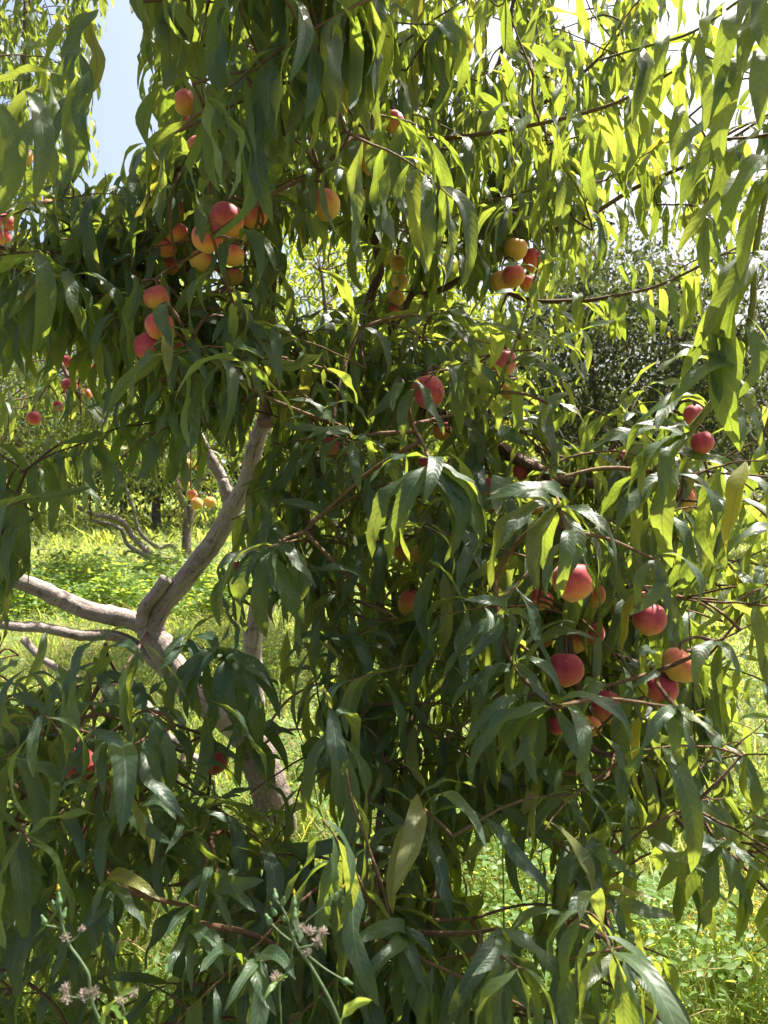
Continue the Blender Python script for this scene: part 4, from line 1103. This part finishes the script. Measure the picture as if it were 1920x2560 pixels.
for (B, T, Zz, w, v, hero), (t, mat, shp, near), sm in zip(data, trees, samples):
    n = len(B); rnd = rng.random(n); solo = np.zeros(n, bool)
    if near:
        xi, yi, d, ok, Ln = sm
        vis = (ok & (d < zb[yi, xi] + .03)).mean(1)
        bx, by, bd = proj(B); tx, ty, td = proj(T)
        area = np.hypot(tx - bx, ty - by) * Ln / np.maximum(.3, bd) * 60 + (FPX * Ln / np.maximum(.3, bd)) ** 2 * .02
        score = vis * area
        solo[np.argsort(-score)[:300]] = True
        solo &= score > 0
    if (~solo).any():
        m = ~solo
        o = link('foliage', leaves_mesh('foliage', mat, shp, v[m], B[m] - t.base, T[m] - t.base, Zz[m], w[m], rnd[m]), t.root)
        o['kind'] = 'stuff'
    if t.twigs.n:
        o = link('twigs', t.twigs.mesh('twigs', BARK_TWIG), t.root); o.data.transform(__import__('mathutils').Matrix.Translation(-t.root.location)); o['kind'] = 'stuff'
    if solo.any():
        from mathutils import Matrix
        idx = np.nonzero(solo)[0]
        X, Y, Z2, Ln = place(None, v[idx], B[idx], T[idx], Zz[idx].copy(), w[idx])
        for q, k in enumerate(idx):
            o = link('leaf', LEAF_ME[v[k]], t.root)
            l_, ww = Ln[q], w[k]; b = B[k] - t.base
            o.matrix_basis = Matrix(((X[q][0] * l_, Y[q][0] * l_ * ww, Z2[q][0] * l_, b[0]), (X[q][1] * l_, Y[q][1] * l_ * ww, Z2[q][1] * l_, b[1]), (X[q][2] * l_, Y[q][2] * l_ * ww, Z2[q][2] * l_, b[2]), (0, 0, 0, 1)))

# ------------------------------------------------------------------ peaches
def peach_mesh(seed):
    r_ = np.random.default_rng(seed); nu, nv = 28, 18
    V, U = [], []
    for j in range(nv + 1):
        ph = math.pi * j / nv
        ph = min(max(ph, .02), math.pi - .02)
        for i in range(nu):
            az = 2 * math.pi * i / nu
            r = 1 + .03 * math.sin(az + seed) * math.sin(ph * 2 + seed) + .022 * math.sin(2 * az + seed) + .014 * math.sin(3 * az + 2 * ph)
            da = abs((az - math.pi / 2 + math.pi) % (2 * math.pi) - math.pi)
            r *= 1 - .13 * math.exp(-(da / .15) ** 2) * math.sin(ph) ** .5
            z = math.cos(ph) * (.96 if math.cos(ph) > 0 else 1.0)
            z -= .26 * math.exp(-(ph / .34) ** 2)                       # stem hollow
            z -= .09 * math.exp(-((math.pi - ph) / .2) ** 2)           # small point
            rr = math.sin(ph) ** .94
            V.append((rr * r * math.cos(az), rr * r * math.sin(az), z)); U.append((i / nu, j / nv))
    idx = np.arange((nv + 1) * nu).reshape(nv + 1, nu)
    F = np.stack([idx[:-1].ravel(), np.roll(idx[:-1], -1, 1).ravel(), np.roll(idx[1:], -1, 1).ravel(), idx[1:].ravel()], 1)
    F = F[:, ::-1]
    return np_mesh('peach', np.array(V), F, PEACH, np.array(U))


PM = [peach_mesh(k) for k in range(3)]
stalks = {id(T1): Acc(), id(T2): Acc()}
for lst, grp, t in ((PEACHES, GF, T1), (PEACHES_B, GB, T2)):
    for k, (x, y, d, D, blush, sq, label) in enumerate(lst):
        c_ = at(x, y, D); rad = d / FPX * D / 2
        o = link('peach', PM[k % 3]); tag(o, label, 'peach', grp)
        o.location = c_
        o.scale = (rad * rng.uniform(.94, 1.05), rad * rng.uniform(.94, 1.05), rad * sq)
        o.rotation_euler = (rng.normal(.12, .2), rng.normal(0, .2), rng.choice([0, math.pi, math.pi, 2.4, -2.4]) + rng.normal(0, .5))
        o.color = (blush, 0, 0, 1)
        top = c_ + np.array([0, 0, rad * sq * .72])
        q, dd = t.nearest(top + (0, 0, .02))
        if dd < .9:
            P = catmull([top, top + (0, 0, rad * .55), (top + q) / 2 + (0, .01, rad * .5), q], 4)
            stalks[id(t)].add(*tube(P, np.linspace(.0022, .004, len(P)), 6), r=.3)
from mathutils import Matrix
for t in (T1, T2):
    o = link('fruiting_twigs', stalks[id(t)].mesh('fruiting_twigs', BARK_RED), t.root); o.data.transform(Matrix.Translation(-t.root.location)); o['kind'] = 'stuff'

# ------------------------------------------------------------------ grass and weeds
def scatter(n, y0, y1, power=1.0, xr=.62):
    u = rng.random(n)
    y = y0 * (y1 / y0) ** u if power == 1 else (y0 ** (1 - power) + u * (y1 ** (1 - power) - y0 ** (1 - power))) ** (1 / (1 - power))
    x = rng.uniform(-1, 1, n) * (xr * y + .5)
    return x, y


def blades(name, mat, n, y0, y1, h0, h1, wid, label, seedy=.5, mask=None):
    x, y = scatter(n, y0, y1)
    patch = .5 + .5 * np.sin(x * 1.7 + np.sin(y * 1.1) * 1.4) * np.cos(y * 1.5 + x * .6)
    keep = rng.random(n) < .15 + .85 * patch
    if mask is not None: keep &= mask(x, y)
    x, y, patch = x[keep], y[keep], patch[keep]; n = len(x)
    h = rng.uniform(h0, h1, n) * (.6 + .6 * patch) * np.where(rng.random(n) < .06, 1.7, 1)
    a_ = rng.uniform(0, 6.28, n); lean = rng.uniform(.3, 1.35, n) * h
    w_ = wid * (1 + y / 5) * rng.uniform(.6, 1.3, n)
    b = np.stack([x, y, gz(x, y) - .01], 1)
    dx = np.stack([np.cos(a_), np.sin(a_), 0 * a_], 1); sx = np.stack([-np.sin(a_), np.cos(a_), 0 * a_], 1)
    rows = []
    for t, wf in ((0, .8), (.4, 1), (.75, .7), (1, .08)):
        c_ = b + dx * (lean * t ** 1.8)[:, None] + UP * (h * (t - .18 * t * t * (lean / h)))[:, None]
        rows += [c_ - sx * (w_ * wf)[:, None], c_ + sx * (w_ * wf)[:, None]]
    V = np.stack(rows, 1).reshape(-1, 3)
    f = np.array([[0, 1, 3, 2], [2, 3, 5, 4], [4, 5, 7, 6]])
    F = (f[None] + (np.arange(n) * 8)[:, None, None]).reshape(-1, 4)
    o = link(name, np_mesh(name, V, F, mat, None, np.repeat(rng.random(n), 8)))
    return tag(o, label, 'grass', kind='stuff')


blades('grass', GRASS, 170000, 1.9, 17, .05, .20, .0022, 'bright sunlit meadow grass covering the orchard floor')
blades('far_grass', GRASS, 60000, 15, 90, .15, .35, .006, 'sunlit grass far beyond the trees')
blades('dry_grass', STRAW, 7000, 2.0, 12, .12, .34, .0013, 'dry straw stalks scattered through the grass')


def weed_leaves(name, n, y0, y1, hmax, size, label, mask=None, mat=WEED):
    x, y = scatter(n, y0, y1)
    if mask is not None:
        k = mask(x, y); x, y = x[k], y[k]
    patch = .5 + .5 * np.sin(x * 2.3 + 1) * np.cos(y * 1.9 + x)
    k = rng.random(len(x)) < .15 + .85 * patch if mask is None else np.ones(len(x), bool)
    x, y = x[k], y[k]; n = len(x)
    z = gz(x, y) + hmax * rng.random(n) ** .8 * (.55 + .45 * np.sin(x * 5.1) * np.cos(y * 4.3))
    B = np.stack([x, y, z], 1)
    d = rng.normal(0, 1, (n, 3)); d[:, 2] = np.abs(d[:, 2]) * .25 - .05; d = unit(d)
    s = size * rng.uniform(.6, 1.4, n) * (1 + y / 14)
    Zz = rng.normal(0, .35, (n, 3)) + UP
    o = link(name, leaves_mesh(name, mat, SHAPES_ROUND, rng.integers(0, 4, n), B, B + d * s[:, None], Zz, rng.uniform(.7, 1.1, n), rng.random(n)))
    return tag(o, label, 'weeds', kind='stuff')


weed_leaves('weeds', 75000, 1.95, 10, .30, .032, 'broad leaved weeds mixed through the grass')
weed_leaves('clover_patch', 48000, 7.6, 10.2, .62, .05, 'tall leafy patch of clover like weeds behind the bare limbs', mask=lambda x, y: (x < -1.5 - .06 * (y - 8)) & (x > -6.5))

# ------------------------------------------------------------------ single weeds
def bud_parts(root, base, c_, d, size, mat, name='bud'):
    d = unit(np.array(d, float)); ts = np.linspace(0, 1, 9)
    size = size * .78
    prof = np.array([.25, .75, 1.0, .98, .82, .62, .5, .46, .15]) * size * .40
    P = c_ + d * (ts * size * 1.6)[:, None]
    V, F, U = tube(P, prof, 8, .03, 3)
    return link(name, np_mesh(name, V - base, F, mat, U), root)


def fluff(root, base, c_, size, d):
    size = size * .62
    V, F = [], []; n = 70
    d = unit(np.array(d, float))
    for k in range(n):
        v = unit(rng.normal(0, 1, 3) + d * 1.0); s_ = unit(np.cross(v, rng.normal(0, 1, 3))) * size * .035
        i0 = len(V); L_ = size * rng.uniform(.7, 1.1)
        V += [c_ - s_, c_ + s_, c_ + v * L_ + s_ * 1.4, c_ + v * L_ - s_ * 1.4]; F.append((i0, i0 + 1, i0 + 2, i0 + 3))
    return link('seed_head', np_mesh('seed_head', np.array(V) - base, np.array(F), PAPPUS), root)


def thistle(label, D, main, side, buds, heads, leaves=()):
    P = catmull(A3([(x, y, D) for x, y in main]), 6)
    g0 = P[0].copy(); g0[2] = gz(g0[0], g0[1])
    foot = catmull([np.array([g0[0] + .03, g0[1] + .05, g0[2] - .01]), (g0 + P[0]) / 2 + (.0, .02, 0), P[0]], 5)
    P = np.vstack([foot[:-1], P])
    base = np.array([g0[0] + .03, g0[1] + .05, g0[2]])
    r = empty('sow_thistle', tuple(base)); tag(r, label, 'weed', 'sow thistles in front of the tree')
    V, F, U = tube(P, np.linspace(.0017, .0009, len(P)), 7)
    link('stem', np_mesh('stem', V - base, F, STALK, U), r)
    for s_ in side:
        Q = catmull(A3([(x, y, D) for x, y in s_]), 5); V, F, U = tube(Q, np.linspace(.0009, .0006, len(Q)), 6)
        link('side_stem', np_mesh('side_stem', V - base, F, STALK, U), r)
    for x, y, s_, dx, dy, yel in buds:
        o = bud_parts(r, base, at(x, y, D), RIGHT * dx - UPV * dy + FWD * rng.normal(0, .3), s_, BUD)
        if yel:
            d = unit(RIGHT * dx - UPV * dy); bud_parts(r, base, at(x, y, D) + d * s_ * 1.45, d, s_ * .42, YELLOW, 'petal_tuft')
    for x, y, s_ in heads: fluff(r, base, at(x, y, D), s_, (rng.normal(0, .4), -.3, .4))
    for (x, y), (tx, ty), l_ in leaves:
        S_ = SHAPES[int(rng.integers(NVAR))]; B = at(x, y, D)[None]; T_ = at(tx, ty, D - .03)[None]
        me = leaves_mesh('leaf', WEED, [S_], np.array([0]), B - base, T_ - base, np.array([[0, -.4, .9]]), np.array([.9]), np.array([.5]))
        link('leaf', me, r)
    return r


thistle('tall sow thistle with one yellow tipped bud and fluffy seed heads low on its stem', .72,
        [(262, 2580), (228, 2500), (222, 2440), (200, 2400), (172, 2360), (155, 2310), (150, 2270), (146, 2262)],
        [[(150, 2320), (125, 2315), (112, 2312)], [(170, 2358), (190, 2345), (203, 2325)], [(224, 2500), (190, 2494), (170, 2492)], [(224, 2495), (235, 2482)]],
        [(148, 2265, .0105, -.05, -1, 1), (114, 2312, .009, -.3, -1, 0), (154, 2300, .009, .3, -1, 0), (139, 2275, .008, -.4, -1, 0)],
        [(168, 2495, .011), (165, 2470, .010), (212, 2488, .012), (236, 2480, .010), (204, 2322, .007), (163, 2345, .009)], [((262, 2560), (340, 2470), .1)])
thistle('branching sow thistle with many small buds and whitish seed tufts in front of shaded leaves', .74,
        [(860, 2590), (830, 2510), (780, 2420), (745, 2370), (730, 2335), (720, 2300), (705, 2270), (690, 2250)],
        [[(745, 2365), (705, 2335), (680, 2310)], [(735, 2340), (770, 2300), (800, 2275), (835, 2245)], [(735, 2345), (722, 2420), (700, 2460), (702, 2540), (705, 2590)], [(760, 2380), (810, 2420), (860, 2450)], [(728, 2330), (732, 2290), (735, 2265)], [(748, 2370), (790, 2360), (800, 2350)]],
        [(690, 2252, .009, -.2, -1, 0), (706, 2262, .009, .2, -1, 0), (678, 2312, .010, -.5, -1, 0), (735, 2268, .009, 0, -1, 1), (818, 2265, .010, .4, -1, 0), (836, 2246, .009, .6, -.8, 1), (713, 2300, .008, -.2, -1, 0), (735, 2300, .009, .1, -1, 0), (856, 2448, .010, .8, .5, 0), (690, 2290, .008, -.4, -1, 1)],
        [(752, 2320, .009), (775, 2328, .011), (790, 2355, .011), (692, 2445, .012), (808, 2330, .010), (766, 2380, .009)], [((850, 2570), (930, 2500), .1), ((720, 2440), (660, 2500), .1)])
thistle('short sow thistle stalk bearing a single brown seed head', .76, [(308, 2600), (308, 2560), (310, 2530), (305, 2510)], [], [], [(304, 2498, .012), (335, 2482, .010)], [((308, 2590), (260, 2520), .1)])


def flower_weed(label, px, py, n, h):
    g0 = at(px, py, 1.0); k = -CAM[2] / (g0[2] - CAM[2]); g0 = CAM + (g0 - CAM) * k; g0[2] = float(gz(g0[0], g0[1]))
    r = empty('yellow_flower_weed', tuple(g0)); tag(r, label, 'flower')
    fl = Acc(); lv = {k: [] for k in 'BTZ'}
    for s_ in range(n):
        a_ = rng.uniform(0, 6.28); e = g0 + np.array([math.cos(a_) * .12, math.sin(a_) * .12, h * rng.uniform(.7, 1.1)])
        P = catmull([g0, g0 * .5 + e * .5 + (0, 0, .03), e], 6); V, F, U = tube(P, np.linspace(.003, .0015, len(P)), 6)
        link('stem', np_mesh('stem', V - g0, F, STALK, U), r)
        for _ in range(10):
            q = P[int(rng.integers(2, len(P)))]; lv['B'].append(q); d = unit(rng.normal(0, 1, 3) + (0, 0, .3)); lv['T'].append(q + d * rng.uniform(.04, .08)); lv['Z'].append(UP + rng.normal(0, .3, 3))
        hd = Acc()
        for _ in range(30):
            c_ = e + rng.normal(0, .02, 3) * (1, 1, 1.3); d = unit(rng.normal(0, 1, 3)); V, F, U = tube(np.array([c_, c_ + d * .004, c_ + d * .008]), np.array([.0015, .0032, .0015]), 5)
            hd.add(V - g0, F, U)
        link('flower_head', hd.mesh('flower_head', YELLOW), r)['kind'] = 'stuff'
    B, T_, Zz = (np.array(lv[k]) for k in 'BTZ'); n_ = len(B)
    o = link('leaves', leaves_mesh('leaves', WEED, SHAPES_LOW, rng.integers(0, 10, n_), B - g0, T_ - g0, Zz, np.ones(n_), rng.random(n_)), r); o['kind'] = 'stuff'


flower_weed('yellow flowering weed standing in the grass below the crown', 1830, 2480, 6, .3)
flower_weed('smaller yellow flowering weed further back in the grass', 1800, 2330, 4, .22)


def tall_weed(label, px, py, h, n=22, size=.06):
    g0 = at(px, py, 1.0); k = -CAM[2] / (g0[2] - CAM[2]); g0 = CAM + (g0 - CAM) * k; g0[2] = float(gz(g0[0], g0[1]))
    r = empty('tall_weed', tuple(g0)); tag(r, label, 'weed')
    e = g0 + np.array([rng.normal(0, .05), rng.normal(0, .05), h]); P = catmull([g0, (g0 + e) / 2 + rng.normal(0, .02, 3), e], 8)
    V, F, U = tube(P, np.linspace(.005, .0015, len(P)), 6); link('stem', np_mesh('stem', V - g0, F, STALK, U), r)
    az = 0
    for i in range(n):
        t = .1 + .9 * i / n; q = P[int(t * (len(P) - 1))]; az += 2.4; d = np.array([math.cos(az), math.sin(az), .25]); l_ = size * (1.25 - .7 * t) * rng.uniform(.8, 1.2)
        me = leaves_mesh('leaf', WEED, SHAPES_LOW, np.array([i % 10]), (q - g0)[None], (q - g0 + unit(d) * l_)[None], np.array([[0, 0, 1.0]]) + rng.normal(0, .2, (1, 3)), np.array([1.5]), np.array([rng.random()]))
        link('leaf', me, r)


tall_weed('leafy weed standing in the sunny patch between the hanging branches', 1260, 2420, .52, 26)
tall_weed('weed with pale leaves close to the dark end of the lowest branch', 1330, 2380, .45, 22)
tall_weed('broad leaved weed growing beside the tree trunk', 830, 2120, .5, 26, .08)
tall_weed('weed in full sun behind the trunk', 760, 1960, .45, 24, .07)
